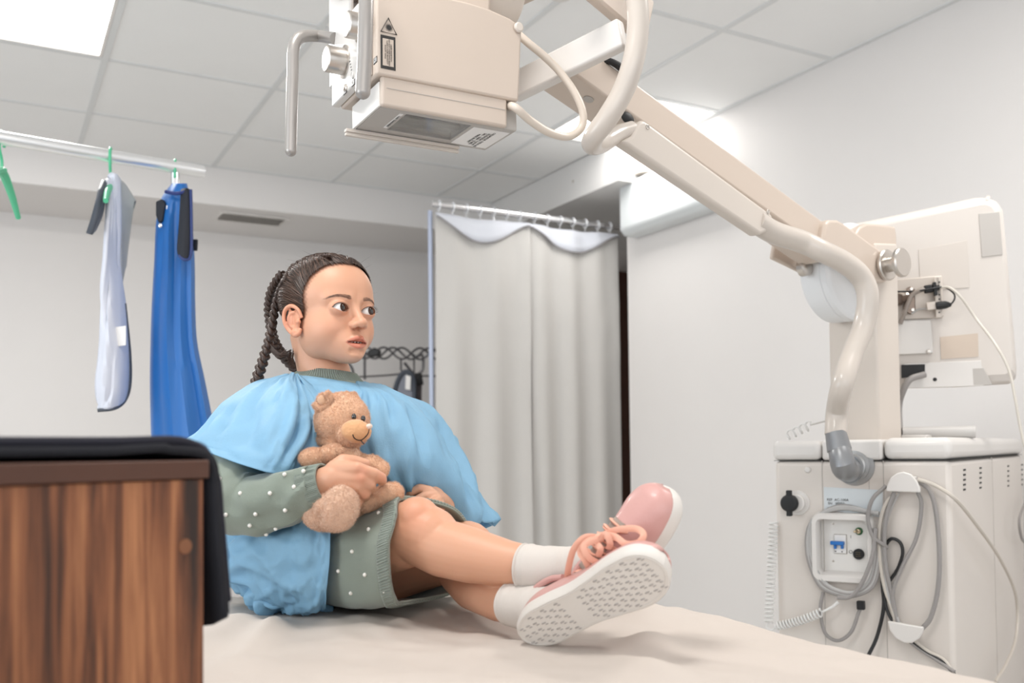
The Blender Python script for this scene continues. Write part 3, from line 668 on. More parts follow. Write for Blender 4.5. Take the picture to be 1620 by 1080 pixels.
# x-ray tube casing above/behind
c = V((hl[0]+XH)/2, (YF+YP)/2+.02, housing_p[4][2]+.085)
MB().lathe(c-V(.17, 0, 0), (1, 0, 0), [(0, .05), (.002, .062), (.012, .068), (.328, .068), (.338, .062), (.34, .05)], 48).build('tube_casing', warmm, head)
MB().abox(hl[0]+.01, XH-.03, YF+.03, YP-.01, housing_p[5][2]-.01, c[2]-.03).build('mounting_neck', creamm, head, bevel=.008)
q = onX(548, 20, xp); MB().abox(xp+.004, xp+.012, q[1]-.004, YP+.030, pan[2]+.04, c[2]).build('rear_cover', whitem, head, bevel=.003)
# screws/round cap on the corner
MB().lathe(onY(820, 44, YF-.006), (0, -1, 0), [(0, .0085), (.003, .0085), (.005, .006)]).build('corner_cap', warmm, head)
# lower collimator body, front flange
YC = onZ(748, 235, ZB)[1]
XCr = onY(814, 205, YF+.02)[0]
lowc = MB().abox(XL-.002, XCr, YF+.012, YC, ZB, hz-.004)
colm = lowc.build('collimator_base', greym, xm, bevel=.002)
colb = colm
MB().abox(XL-.006, XL-.0022, YF+.008, YC+.002, ZB, hz-.006).build('side_cover', whitem, colb, bevel=.001)
fq = MB().prism([V(XL-.004, YF, zf), V(XR, YF, zf+.0), V(XR, YF, ZB-.001), V(XL-.004, YF, ZB-.001)], (0, .0115, 0)); fq.build('front_flange', creamm, colb, bevel=.004, seg=3)
MB().box(((XL+XR)/2, YF-.0003, (zf+ZB)/2+.004), ((XR-XL)/2-.004, 0, 0), (0, .0004, 0), (0, 0, .0004)).build('seam', greym, colb, smooth=False)
# window in the underside
w0, w1, w2, w3 = [onZ(x, y, ZB-.0005) for x, y in ((652, 175), (755, 194), (712, 222), (610, 206))]
xa, xb = (w0[0]+w3[0])/2, (w1[0]+w2[0])/2; yc0, yc1 = YF+.022, (w2[1]+w3[1])/2
yc1 = min(yc1, YC-.012)
cut = MB().abox(xa, xb, yc0, yc1, ZB-.01, ZB+.022).build('cutter', None, None, smooth=False)
md = colm.modifiers.new('hole', 'BOOLEAN'); md.object = cut; md.operation = 'DIFFERENCE'; bpy.context.view_layer.update()
nm = bpy.data.meshes.new_from_object(colm.evaluated_get(bpy.context.evaluated_depsgraph_get())); colm.modifiers.clear(); colm.data = nm; bpy.data.objects.remove(cut)
wm = mat('dark_mirror', (.16, .13, .11), .25, .8, var=.5, vscale=25)
MB().abox(xa, xb, yc0, yc1, ZB+.018, ZB+.0215).build('mirror', wm, colb, smooth=False)
sh = mat('lead_shutter', (.35, .32, .28), .3, .7, var=.2)
q = MB()
for k in range(5): q.box(((xa+xb)/2, yc1-.006-k*.008, ZB+.014-k*.0005), ((xb-xa)/2-.002, 0, 0), (0, .003, 0), (0, 0, .0012))
q.build('shutter_leaf', sh, colb)
MB().abox(xa+.0005, xb-.0005, yc0+.0005, yc1-.0005, ZB+.001, ZB+.003).build('clear_window', glassm, colb, smooth=False)
# accessory rails
def rail(y0, y1, x0, x1):
    q = MB().abox(x0, x1, y0, y1, ZB-.0065, ZB-.0015).abox(x0, x1, y0+.002, y1-.002, ZB-.0125, ZB-.0085).abox(x0+.002, x1-.002, y0+.004, y0+.008, ZB-.010, ZB)
    return q.build('accessory_rail', warmm, colb, bevel=.0008)
rail(YC-.006, YC+.005, onY(546, 200, YC)[0], onY(725, 242, YC)[0])
# labels
lt = [onZ(x, y, ZB-.0006) for x, y in ((758, 202), (792, 207), (752, 232), (715, 228))]
lx0, lx1 = min(p[0] for p in lt), max(p[0] for p in lt)
lx0 = xb+.006; lx1 = XCr-.006
lb = MB().abox(lx0, lx1, yc0+.004, YC-.012, ZB-.0007, ZB-.0001).build('rating_label', labelw, colb, smooth=False)
mid = V((lx0+lx1)/2, (yc0+YC)/2, ZB-.0008)
textmesh('COLLIMATOR  TYPE R 302\nFILTRATION  2 mm Al\n24V~  150W  CE 0051\nMADE IN ITALY', .0068, mid, V(0, 1, 0), V(1, 0, 0), 'lettering', inkm, lb)
l2 = MB().abox(xa-.010, xa-.004, yc0+.002, yc1-.01, ZB-.0007, ZB-.0001).build('warning_strip', labelw, colb, smooth=False)
textmesh('X-RAY TRANSPARENT', .0055, V(xa-.007, (yc0+yc1)/2-.003, ZB-.0008), V(0, 1, 0), V(1, 0, 0), 'lettering', inkm, l2)
# laser warning triangle and text plate
ly = YF-.0045
def lp(x, y): p = onY(x, y, ly); return p
tri = [lp(614.5, 28.5), lp(627.5, 55), lp(602.5, 49.5)]
MB().tube(tri, .0011, 8, closed=True, flat=1).build('warning_triangle', inkm, head)
c = lp(615.5, 43.5); q = MB(); n = 16
star = []
for k in range(2*n): r = .0068 if k % 2 else .0032; a = math.pi*k/n; star.append(c+V(r*math.cos(a), 0, r*math.sin(a)))
q.prism(star, (0, .0004, 0)); q.build('sunburst_mark', inkm, head, smooth=False)
fr2 = [lp(603, 54.5), lp(627, 59.5), lp(624.5, 112), lp(601.5, 107)]
mx0, mx1 = (fr2[0][0]+fr2[3][0])/2, (fr2[1][0]+fr2[2][0])/2; mz1, mz0 = (fr2[0][2]+fr2[1][2])/2, (fr2[2][2]+fr2[3][2])/2
MB().abox(mx0, mx1, ly, ly+.0004, mz0, mz1).build('warning_plate', inkm, head, smooth=False)
MB().abox(mx0+.0032, mx1-.0032, ly-.0002, ly+.0001, mz0+.005, mz1-.005).build('warning_text_field', creamm, head, smooth=False)
textmesh('LASER RADIATION\nDO NOT STARE INTO BEAM\nCLASS 2 LASER PRODUCT\nP<1mW  650nm', .0032, V((mx0+mx1)/2, ly-.0003, (mz0+mz1)/2), V(0, 0, -1), V(1, 0, 0), 'lettering', inkm, head)
# under-edge icons of the control panel
for px, py in ((546, 162), (559, 151), (594, 124)):
    c = onX(px, py, xp-.0004); c[2] = max(c[2], hz+.006)
    q = MB().box(c, (.0004, 0, 0), (0, .007, 0), (0, 0, .0045)); fi = q.build('icon_frame', inkm, head, smooth=False)
    MB().box(c-V(.0004, 0, 0), (.0003, 0, 0), (0, .0055, 0), (0, 0, .0032)).build('icon_field', labelw, head, smooth=False)
    textmesh('[=]', .006, c-V(.0008, 0, 0), V(0, -1, 0), V(0, 0, 1), 'lettering', inkm, head)
# knobs on the control panel
def knob(px, py, r, ln, name, m):
    c = onX(px, py, xp); 
    return MB().lathe(c, (-1, 0, 0), [(0, r*1.25), (.002, r*1.25), (.003, r), (ln, r), (ln+.0015, r*.9), (ln+.0016, .001)], 40).build(name, m, head)
knob(545, 98, .021, .030, 'shutter_knob', steel); knob(571, 43, .020, .022, 'shutter_knob', steel)
knob(548, 139, .0045, .004, 'push_button', steel); knob(559, 119, .004, .001, 'push_button', whitem)
for k in range(9):
    c = onX(552+.8*k, 88+5*k*.9, xp-.0003); MB().box(c+V(0, .0, 0), (.0003, 0, 0), (0, .0022, 0), (0, 0, .0004)).build('scale_mark', inkm, head, smooth=False)
# handles
hp = [onX(530, 61, xp), at(505, 57, 1.61), at(482, 57, 1.585), at(470, 63, 1.575), at(464, 82, 1.57), at(463, 120, 1.57), at(461, 190, 1.57), at(460, 238, 1.57)]
MB().tube(hp, .0098, 20, res=6).ell(hp[-1], .0098).build('handle', alum, head)
hp = [onX(592, -60, xp), at(584, -50, 1.36), at(580, -30, 1.32), at(579, 20, 1.31), at(577, 90, 1.31), at(574, 145, 1.31)]
MB().tube(hp, .0105, 20, res=6).ell(hp[-1], .0105).build('handle', alum, head)
# thin cables of the head
thin = mat('thin_cream_cable', (.66, .58, .50), .35, var=.01)
MB().tube([onY(822, 56, YF+.04), at(838, 70, 1.62), at(860, 88, 1.63), at(884, 112, 1.64), at(908, 145, 1.64), at(922, 178, 1.64), at(919, 203, 1.64), at(898, 216, 1.63), at(868, 209, 1.60), at(838, 190, 1.57), at(815, 170, 1.55), V(XCr-.01, YF+.03, onY(806, 168, YF+.03)[2])], .0068, 14, res=8).build('thin_cable', thin, xm)
# fork that carries the head: cross bars and main beam
def bar(A, B, wv, hv, name, m, par=xm, bev=.005):
    A = np.array(A); B = np.array(B); d = (B-A)/2
    x = nrm(d); wv = np.array(wv); hv = np.array(hv); wv = wv-x*np.dot(wv, x); hv = hv-x*np.dot(hv, x)
    return MB().box((A+B)/2, d, wv, hv).build(name, m, par, bevel=bev, seg=3)
ta, tb = 1.82, 1.60
B0, B1 = at(812, 140, 1.73), at(986, 53, 1.60)
pv = nrm(np.cross(nrm(B1-B0), V(0, 0, 1)))
fork = bar(B0, B1, pv*.012, V(0, 0, .026), 'fork_bar', whitem)  # white puts the light falling on this bar into its colour
B2 = at(1000, 80, 1.65); B3 = at(905, 4, 1.62)
nn = nrm(np.cross(nrm(B3-B2), V(0, 0, 1)))
bar(at(1022, 36, 1.68), at(890, -78, 1.55), nn*.014, V(0, 0, .042), 'fork_beam', creamm)
bar(at(720, -22, 1.9), at(868, -42, 1.6), pv*.012, V(0, 0, .028), 'fork_bar', warmm)
bar(at(760, 22, 1.95), at(880, -36, 1.72), pv*.012, V(0, 0, .018), 'fork_bar', creamm)

# ---- monitor behind the column
TM = 2.46
mn = thing_ = None
# monitor frame: corners on a tilted plane
Mtl, Mtr, Mbr, Mbl = at(1338, 352, TM+.06), at(1590, 306, TM-.06), at(1612, 606, TM-.05), at(1338, 640, TM+.07)
ex = nrm(Mtr-Mtl); ez = nrm(Mtl-Mbl); en = nrm(np.cross(ex, ez)); en = en if np.dot(en, FW) < 0 else -en
C0 = (Mtl+Mtr+Mbr+Mbl)/4
def mp(px, py, off=0): return onplane(px, py, C0+en*off, en)
def mxy(px, py): p = mp(px, py)-C0; return np.dot(p, ex), np.dot(p, nrm(np.cross(en, ex)))
ez = nrm(np.cross(en, ex)); 
if ez[2] < 0: ez = -ez
out = [(1345, 352), (1380, 345), (1470, 326), (1545, 309), (1566, 309), (1580, 315), (1590, 330), (1600, 440), (1612, 580), (1611, 598), (1600, 607), (1520, 612), (1430, 614), (1345, 614)]
def rp(sc, off, pts=out):
    cxy = np.mean([mp(x, y) for x, y in pts], axis=0)
    return [cxy+(mp(x, y)-cxy)*sc+en*off for x, y in pts]
mo = MB(); mo.grid(np.array([rp(.97, -.075), rp(1, -.06), rp(1.0, -.030), rp(.975, -.012), rp(.90, .0)]), cv=True, caps=True)
mon = mo.build('monitor', mat('monitor_plastic', (.655, .605, .56), .4, var=.01), xm, bevel=.004, seg=3, ang=30)
gm2 = mat('grey_chamfer', (.50, .47, .44), .5)
dr = [mp(x, y, .0008) for x, y in ((1548, 338), (1589, 334), (1594, 404), (1553, 407))]
MB().prism([p for p in [onplane(x, y, C0+en*-.001, en) for x, y in ((1548, 338), (1581, 335), (1586, 403), (1553, 407))]], en*.003).build('side_hatch', gm2, mon, bevel=.001)
MB().prism([mp(x, y, .0005) for x, y in ((1453, 395), (1530, 380), (1534, 455), (1456, 460))], en*.0012).build('rear_hatch', mat('hatch_plastic', (.63, .575, .525), .4), mon, bevel=.0006)
MB().prism([mp(x, y, .0005) for x, y in ((1487, 533), (1547, 527), (1548, 564), (1489, 568))], en*.001).build('rating_label', mat('cream_label', (.60, .50, .415), .5), mon, smooth=False)
MB().prism([mp(x, y, .0005) for x, y in ((1430, 575), (1552, 570), (1556, 610), (1432, 614))], en*.004).build('connector_strip', whitem, mon, bevel=.001)
MB().prism([mp(x, y, .002) for x, y in ((1426, 577), (1463, 576), (1463, 594), (1426, 598))], en*.004).build('connector_bay', blackm, mon, smooth=False)
MB().lathe(mp(1479, 600, .0045), en, [(0, .005), (.0012, .0046)]).build('round_hole', blackm, mon)
MB().prism([mp(x, y, .0005) for x, y in ((1537, 582), (1556, 581), (1570, 609), (1539, 610))], en*.0042).build('rubber_foot', gm2, mon, bevel=.003)
for x, y in ((1563, 311.5), (1575, 412), (1582, 508), (1544, 531), (1586, 574)): MB().lathe(mp(x, y, .0 if x < 1560 else -.006), en, [(0, .005), (.001, .005), (.0012, .002)]).build('screw', mat_s if 'mat_s' in globals() else steel, mon)
# VESA plate, bracket, slide
MB().prism([mp(x, y, .001) for x, y in ((1410, 443), (1490, 436), (1492, 503), (1412, 506))], en*.006).build('mount_plate', warmm, mon, bevel=.002)
MB().prism([mp(x, y, .001) for x, y in ((1410, 508), (1472, 506), (1476, 559), (1412, 562))], en*.012).build('slide_rail', whitem, mon, bevel=.003)
MB().lathe(mp(1469, 556, .013), en, [(0, .006), (.004, .006), (.005, .003)]).build('screw', steel, mon)
br = MB().prism([mp(x, y, .03) for x, y in ((1478, 438), (1490, 437), (1490, 502), (1481, 502))], -en*.004); br.box(mp(1486, 470, .018), ex*.004, ez*.05, en*.012)
br.build('cable_bracket', warmm, mon, bevel=.001)
for yy in (446, 466, 473, 494): MB().lathe(mp(1486, yy, .0305), en, [(0, .0022), (.0006, .002)]).build('bracket_hole', inkm, mon)
bz_ = mat('bronze_hinge', (.22, .17, .14), .35, .8)
MB().prism([mp(x, y, .012) for x, y in ((1434, 456), (1441, 453), (1447, 458), (1448, 492), (1440, 498), (1428, 490))], en*.008).build('hinge_plate', bz_, mon, bevel=.002)
MB().lathe(mp(1421, 472, .012), ex, [(0, .014), (.004, .016), (.01, .010), (.018, .010), (.020, .015), (.026, .013)]).build('pivot_nut', steel, mon)
MB().tube([mp(1418, 475, .02), mp(1440, 470, .03)], .009, 12).build('pivot_axle', bz_, mon)
for x, y in ((1444, 490), (1442, 457)): MB().lathe(mp(x, y, .020), en, [(0, .005), (.004, .004)]).build('screw', steel, mon)
MB().tube([mp(1424, 512, .03), mp(1432, 492, .035), mp(1442, 468, .035), mp(1456, 459, .035), mp(1466, 457, .03)], [.006]*5, 10, res=5).build('video_cable', mat('brown_grey_cable', (.28, .24, .21), .45), mon)
MB().box(mp(1469, 457, .03), ex*.011, ez*.010, en*.008).build('video_plug', blackm, mon, bevel=.003)
MB().box(mp(1479, 457, .03), ex*.004, ez*.017, en*.010).build('plug_flange', blackm, mon, bevel=.001)
MB().tube([mp(1420, 461, .032), mp(1445, 461, .036), mp(1466, 458, .042), mp(1492, 454, .04), mp(1508, 463, .04), mp(1510, 473, .04), mp(1503, 483, .036)], .0022, 8, res=6).build('thin_black_cable', cb, mon)
MB().tube([mp(1481, 484, .036), mp(1486, 483, .036), mp(1497, 482, .036), mp(1505, 482, .036)], [.009, .010, .0095, .004], 10, res=4).build('memory_plug', blackm, mon)
MB().box(mp(1473, 484, .03), ex*.011, ez*.010, en*.006).build('socket_block', warmm, mon, bevel=.002)
MB().tube([mp(1442, 496, .02), mp(1452, 490, .02), mp(1464, 488, .026), mp(1470, 487, .03)], .0025, 8, res=5).build('thin_grey_cable', cl, mon)
MB().box(mp(1484, 455, .034), ex*.004, ez*.006, en*.005).build('plug_latch', blackm, mon, bevel=.001)
# thin white cable from monitor down over the right edge
MB().tube([mp(1486, 455, .035), mp(1502, 455, .05), mp(1520, 470, .06), mp(1545, 505, .06), at(1575, 545, 2.3), at(1596, 585, 2.27), at(1606, 630, 2.25), at(1615, 680, 2.24), at(1630, 740, 2.22)], .0034, 10, res=7).build('white_network_cable', mat('network_cable', (.62, .58, .52), .4), mon)
MB().tube([mp(1463, 592, .012), mp(1440, 600, .03), mp(1428, 620, .03), mp(1422, 645, .02), V(*at(1424, 690, 2.42))], .0085, 12, res=6).build('grey_cable_bundle', cg, mon)
# small handle bar on top of the body
ha, hb_ = at(1428, 687, 2.42), at(1543, 684, 2.36)
ha[2] = hb_[2] = ztop+.014
MB().tube([ha, hb_], .0155, 20).build('push_bar', mat('grey_bar', (.55, .53, .51), .45), xm)
MB().box((at(1430, 692, 2.38)+at(1470, 692, 2.36))/2*V(1, 1, 0)+V(0, 0, ztop+.004), -MU*.03, MV*.03, V(0, 0, .004)).build('bar_foot', whitem, xm, bevel=.002)
# support arm from column to monitor
bar(V(*(cr_-AN*.1))*V(1, 1, 0)+V(0, 0, mp(1430, 472)[2]), mp(1424, 475, .02), V(0, .012, 0), V(0, 0, .015), 'monitor_arm', bz_)
MB().prism([ap(x, y, -.14) for x, y in ((1352, 520), (1386, 520), (1386, 690), (1352, 690))], -AN*.03).build('column_rear_cover', whitem, xm, bevel=.004)

# ================================================================ FOREGROUND CABINET + DRAPED APRON
WT = .78
W0 = at(322, 757, WT)
az = _y+math.radians(40.7-6); WX = V(math.sin(az), math.cos(az), 0); WN = nrm(np.cross(WX, V(0, 0, 1)))
if np.dot(WN, CAM-W0) < 0: WN = -WN
wood = bpy.data.materials.new('walnut_laminate'); wood.use_nodes = True; nt = wood.node_tree; N = nt.nodes; Lk = nt.links
b = N['Principled BSDF']; tc = N.new('ShaderNodeTexCoord'); mpn = N.new('ShaderNodeMapping'); mpn.inputs['Scale'].default_value = (1, 1, .045)
Lk.new(tc.outputs['Object'], mpn.inputs[0])
n1 = N.new('ShaderNodeTexNoise'); n1.inputs['Scale'].default_value = 62; n1.inputs['Detail'].default_value = 7; n1.inputs['Roughness'].default_value = .62; n1.inputs['Distortion'].default_value = .5
n2 = N.new('ShaderNodeTexNoise'); n2.inputs['Scale'].default_value = 150; n2.inputs['Detail'].default_value = 4
n3 = N.new('ShaderNodeTexNoise'); n3.inputs['Scale'].default_value = 9; n3.inputs['Detail'].default_value = 2
for n_ in (n1, n2, n3): Lk.new(mpn.outputs[0], n_.inputs['Vector'])
ad1 = N.new('ShaderNodeMath'); ad1.operation = 'MULTIPLY_ADD'; ad1.inputs[1].default_value = .45; Lk.new(n2.outputs[0], ad1.inputs[0]); Lk.new(n1.outputs[0], ad1.inputs[2])
ad2 = N.new('ShaderNodeMath'); ad2.operation = 'MULTIPLY_ADD'; ad2.inputs[1].default_value = .5; Lk.new(n3.outputs[0], ad2.inputs[0]); Lk.new(ad1.outputs[0], ad2.inputs[2])
rp_ = N.new('ShaderNodeValToRGB'); e = rp_.color_ramp.elements
e[0].position = .74; e[0].color = (.045, .014, .006, 1); e[1].position = 1.18; e[1].color = (.52, .24, .11, 1)
for ps, c_ in ((.88, (.15, .048, .019, 1)), (.98, (.25, .09, .036, 1)), ): q = e.new(ps); q.color = c_
mr = N.new('ShaderNodeMapRange'); mr.inputs[1].default_value = .78; mr.inputs[2].default_value = 1.24; Lk.new(ad2.outputs[0], mr.inputs[0])
e[0].position = 0; e[1].position = .25; e[2].position = .5; e[3].position = .9
e[0].color = (.016, .006, .003, 1); e[1].color = (.10, .032, .012, 1); e[2].color = (.22, .077, .030, 1); e[3].color = (.44, .185, .078, 1)
Lk.new(mr.outputs[0], rp_.inputs[0]); Lk.new(rp_.outputs[0], b.inputs['Base Color']); b.inputs['Roughness'].default_value = .45
edgem = mat('brown_edge_band', (.075, .027, .014), .4, var=.15, vscale=20)
cab = thing('wooden_cabinet', 'walnut-grained wooden cabinet standing in the left foreground', 'cabinet', V(W0[0], W0[1], 0)-WX*.4-WN*.2)
def wb(mb, x0, x1, z0, z1, d0, d1):
    return mb.box(V(W0[0], W0[1], 0)+WX*(x0+x1)/2-WN*(d0+d1)/2+V(0, 0, (z0+z1)/2), WX*(x1-x0)/2, WN*(d1-d0)/2, V(0, 0, (z1-z0)/2))
zc_ = W0[2]; ze = onplane(322, 727, W0, WN)[2]
wb(MB(), -.80, 0, .04, zc_, 0, .42).build('side_panel', wood, cab, bevel=.001)
wb(MB(), -.803, .003, zc_+.0005, ze, -.004, .43).build('top_board', edgem, cab, bevel=.0012)
wb(MB(), -.77, -.03, 0, .0395, .03, .39).build('plinth', edgem, cab)
MB().lathe(onplane(293, 864, W0, WN), WN, [(0, .0062), (.0006, .006), (.0008, .001)]).build('screw_cover', mat('brown_cover', (.20, .075, .03), .5), cab)
# apron draped over the cabinet: lies on the top, falls down on the right
navy = mat('navy_apron_cloth', (.055, .11, .20), .6, bump=.1, bscale=80); 
navy2 = mat('black_navy_backing', (.004, .0045, .009), .85)
ap_ = thing('lead_apron', 'folded navy x-ray apron lying on the wooden cabinet and hanging down its side', 'apron', V(W0[0], W0[1], ze)-WX*.3-WN*.1)
def wp(x, d, z): return V(W0[0], W0[1], 0)+WX*x-WN*d+V(0, 0, z)
def drape(d0, d1, lift, low, th, name, m, x0=-.85):
    prof = [(x0, ze+lift), (-.5, ze+lift+.001), (-.25, ze+lift+.0015), (-.08, ze+lift+.002), (-.012, ze+lift+.0015), (.006+lift*.6, ze+lift-.008), (.009+lift*.6, ze-.03), (.012+lift*.6, ze-.07), (.016+lift*.6, ze-(low)*.7), (.020+lift*.6, ze-low)]
    pr_ = cr(np.array(prof), 8); G = []
    for k, d_ in enumerate(np.linspace(d0, d1, 22)):
        row = []
        e_ = min(k, 21-k)
        for (x, z_) in pr_:
            bulge = .006*noise.noise(Vector((x*9, d_*9, 1.3)))*(x < -.03)
            s_ = max(0, (ze-z_))/low
            rr_ = (1-math.cos(min(1, e_/3)*math.pi/2))
            dd = d_; 
            lowcut = ze-low+.016*(1-min(1, e_/3))**2
            row.append(wp(x+.004*math.sin(d_*30)*s_, dd, max(z_, lowcut)+max(0, bulge)))
        G.append(row)
    return MB().grid(G).build(name, m, ap_, solid=th)
drape(.0, .40, .006, .145, .007, 'backing', navy2)
drape(.012, .39, .0135, .138, .005, 'cover_cloth', navy, x0=-.84)
pts = [wp(x, .005, z_) for x, z_ in ((-.8, ze+.0135), (-.4, ze+.014), (-.1, ze+.0145), (-.012, ze+.014), (.014, ze-.01), (.020, ze-.05), (.024, ze-.09), (.027, ze-.120))]
MB().tube(pts, .004, 10, res=6).build('edge_binding', mat('navy_binding', (.005, .005, .014), .8), ap_)
# ================================================================ EXAMINATION TABLE
ZBED = .78
BX0, BX1, BY0, BY1 = .195, .885, -.35, 1.62
bed = thing('examination_table', 'long padded examination table under the cream sheet, the girl sitting on it', 'table', (.53, .8, 0))
pad = mat('pad_vinyl', (.55, .53, .50), .5)
MB().abox(BX0+.012, BX1-.012, BY0, BY1-.012, ZBED-.085, ZBED-.012).build('mattress', pad, bed, bevel=.012, seg=3)
MB().abox(BX0+.05, BX1-.05, BY0+.05, BY1-.06, ZBED-.14, ZBED-.0855).build('frame', whitem, bed, bevel=.004)
for x in (BX0+.09, BX1-.09):
    for y in (BY0+.12, BY1-.14): MB().tube([V(x, y, 0), V(x, y, ZBED-.138)], .022, 16).build('leg', steel, bed)
sheetm = mat('cream_cotton_sheet', (.57, .505, .455), .8, bump=.10, bscale=500, var=.012)
SX, SY = 150, 330
G = []
seat = V(.44, 1.45)
for j in range(SY+1):
    y_ = BY0+.3+(BY1+.16-BY0-.3)*j/SY; row = []
    for i in range(SX+1):
        x_ = BX0-.14+(BX1+.16+.14-BX0)*i/SX
        # drop over the edges
        ox = max(0, x_-BX1, BX0-x_); oy = max(0, y_-BY1)
        o = math.hypot(ox, oy); X_, Y_ = min(max(x_, BX0), BX1), min(y_, BY1)
        z = ZBED
        e = .02
        if o > 0:
            a = min(o/e, math.pi/2); 
            dirx = 0 if o == 0 else (x_-X_)/o; diry = 0 if o == 0 else (y_-Y_)/o
            z = ZBED-e*(1-math.cos(a))-max(0, o-e*math.pi/2); X_ += dirx*e*math.sin(a); Y_ += diry*e*math.sin(a)
            X_ += .006*math.sin(Y_*38+.6)*min(1, o/.08)
        px, py = x_-seat[0], y_-seat[1]; rr_ = math.hypot(px, py)+1e-6; an = math.atan2(py, px)
        fall = math.exp(-max(0, rr_-.1)/.5)
        rad = abs(noise.noise(Vector((math.cos(an)*3.4, math.sin(an)*3.4, rr_*1.3))))       # creases radiating from where she sits
        w1 = .022*fall*(.35-rad)*sm(.06, .2, rr_)
        w2 = .007*(.3-abs(noise.noise(Vector((x_*6+3, y_*4, 2.1)))))+.004*noise.noise(Vector((x_*14, y_*9+x_*6, 5)))+.0022*noise.noise(Vector((x_*34, y_*24, 9)))
        hump = .022*math.exp(-(((x_-.80)/.05)**2+((y_-1.07)/.06)**2))+.018*math.exp(-(((x_-.70)/.035)**2+((y_-.93)/.035)**2))+.014*math.exp(-(((x_-.30)/.06)**2+((y_-1.30)/.07)**2))+.012*math.exp(-(((x_-.62)/.03)**2+((y_-.80)/.09)**2))
        flat_ = sm(.02, .16, min(abs(x_-.42)/.8, 1)*0+rr_)
        if o == 0: z += (w1+w2)*flat_*(1-.0*rad)+hump
        else: z += (w1+w2+hump)*max(0, 1-o/.05)
        row.append((X_, Y_, z))
    G.append(row)
sh_ = MB().grid(G).build('bed_sheet', sheetm, None, solid=.0015)
tag(sh_, 'wrinkled cream cotton sheet covering the examination table', 'sheet')
# dark strap end peeking out under the shoes
# ================================================================ GIRL
girl = thing('person', 'young girl with dark braids and light blue gown, sitting on the table hugging a bear', 'person', at(470, 955, 1.5))
skin = mat('skin', (.66, .35, .225), .48, bump=.05, bscale=350, var=.02, sss=.16, vcol=True)
def remesh(mb, vox, smooth_it, name, m, parent, fac=.5):
    o = mb.build(name, m, None, smooth=False)
    r = o.modifiers.new('fuse', 'REMESH'); r.mode = 'VOXEL'; r.voxel_size = vox; r.use_smooth_shade = True
    s = o.modifiers.new('soften', 'SMOOTH'); s.factor = fac; s.iterations = smooth_it
    bpy.context.view_layer.update()
    me = bpy.data.meshes.new_from_object(o.evaluated_get(bpy.context.evaluated_depsgraph_get()))
    bpy.data.objects.remove(o)
    n = len(me.vertices); v = np.zeros(n*3); me.vertices.foreach_get('co', v); v = v.reshape(-1, 3)
    f = [tuple(p.vertices) for p in me.polygons]; bpy.data.meshes.remove(me)
    return v, f
def rawobj(name, v, f, m, parent, col=None, smooth=True):
    me = bpy.data.meshes.new(name); me.from_pydata(np.asarray(v).tolist(), [], f); me.update()
    if smooth: me.polygons.foreach_set('use_smooth', [True]*len(me.polygons))
    if col is not None:
        ca = me.color_attributes.new('Col', 'FLOAT_COLOR', 'POINT'); c4 = np.ones((len(v), 4)); c4[:, :3] = col; ca.data.foreach_set('color', c4.ravel())
    me.materials.append(m); o = bpy.data.objects.new(name, me); COL.objects.link(o)
    if parent: o.parent = parent; o.matrix_parent_inverse = pworld(parent).inverted()
    return o
# ---- body below the head
b = MB()
HO = at(521, 501, 1.555)                              # between the eyes, middle of the skull
ay = math.radians(44)
HX = nrm(RT*math.cos(ay)+FW*math.sin(ay)); HX = nrm(V(HX[0], HX[1], -.02)); HY = nrm(RT*math.sin(ay)-FW*math.cos(ay)); HY = V(HY[0], HY[1], 0); HY = nrm(HY-HX*np.dot(HX, HY)+V(0, 0, .045)); HZ = np.cross(HY, HX)
def H(x, y, z): return HO+HX*x+HY*y+HZ*z
b.chain([(H(0, -.03, -.03), .048), (H(0, -.028, -.075), .040), (at(517, 590, 1.565), .039), (at(518, 625, 1.57), .05)])
b.chain([(520, 625, 1.57, .052), (515, 680, 1.57, .075), (500, 760, 1.56, .08), (480, 850, 1.55, .085), (475, 900, 1.52, .085)])
b.chain([(515, 636, 1.57, .035), (475, 645, 1.53, .030), (455, 658, 1.50, .026)]); b.chain([(530, 636, 1.58, .035), (580, 652, 1.63, .028), (625, 672, 1.65, .026)])
b.chain([(462, 652, 1.50, .026), (432, 678, 1.47, .026), (404, 716, 1.425, .026), (382, 752, 1.385, .028), (380, 783, 1.352, .030), (400, 796, 1.335, .030), (440, 789, 1.315, .028), (480, 776, 1.300, .025), (517, 764, 1.29, .0225)])
b.chain([(625, 672, 1.65, .026), (660, 725, 1.62, .025), (705, 790, 1.57, .027), (695, 800, 1.51, .021), (688, 797, 1.485, .02)])
# legs
b.chain([(485, 890, 1.51, .062), (560, 862, 1.43, .058), (640, 846, 1.325, .047), (657, 840, 1.305, .043), (680, 848, 1.29, .041)])
b.ell(at(660, 822, 1.295), .032)
b.chain([(657, 841, 1.305, .043), (700, 866, 1.28, .0395), (745, 878, 1.255, .037), (800, 890, 1.225, .030), (850, 897, 1.205, .0245), (885, 901, 1.19, .0235)])
b.chain([(515, 905, 1.56, .07), (600, 895, 1.53, .062), (690, 878, 1.49, .048), (738, 868, 1.47, .044)])
b.chain([(740, 868, 1.47, .042), (735, 900, 1.40, .041), (752, 925, 1.33, .036), (790, 948, 1.26, .029), (835, 962, 1.185, .0235)])
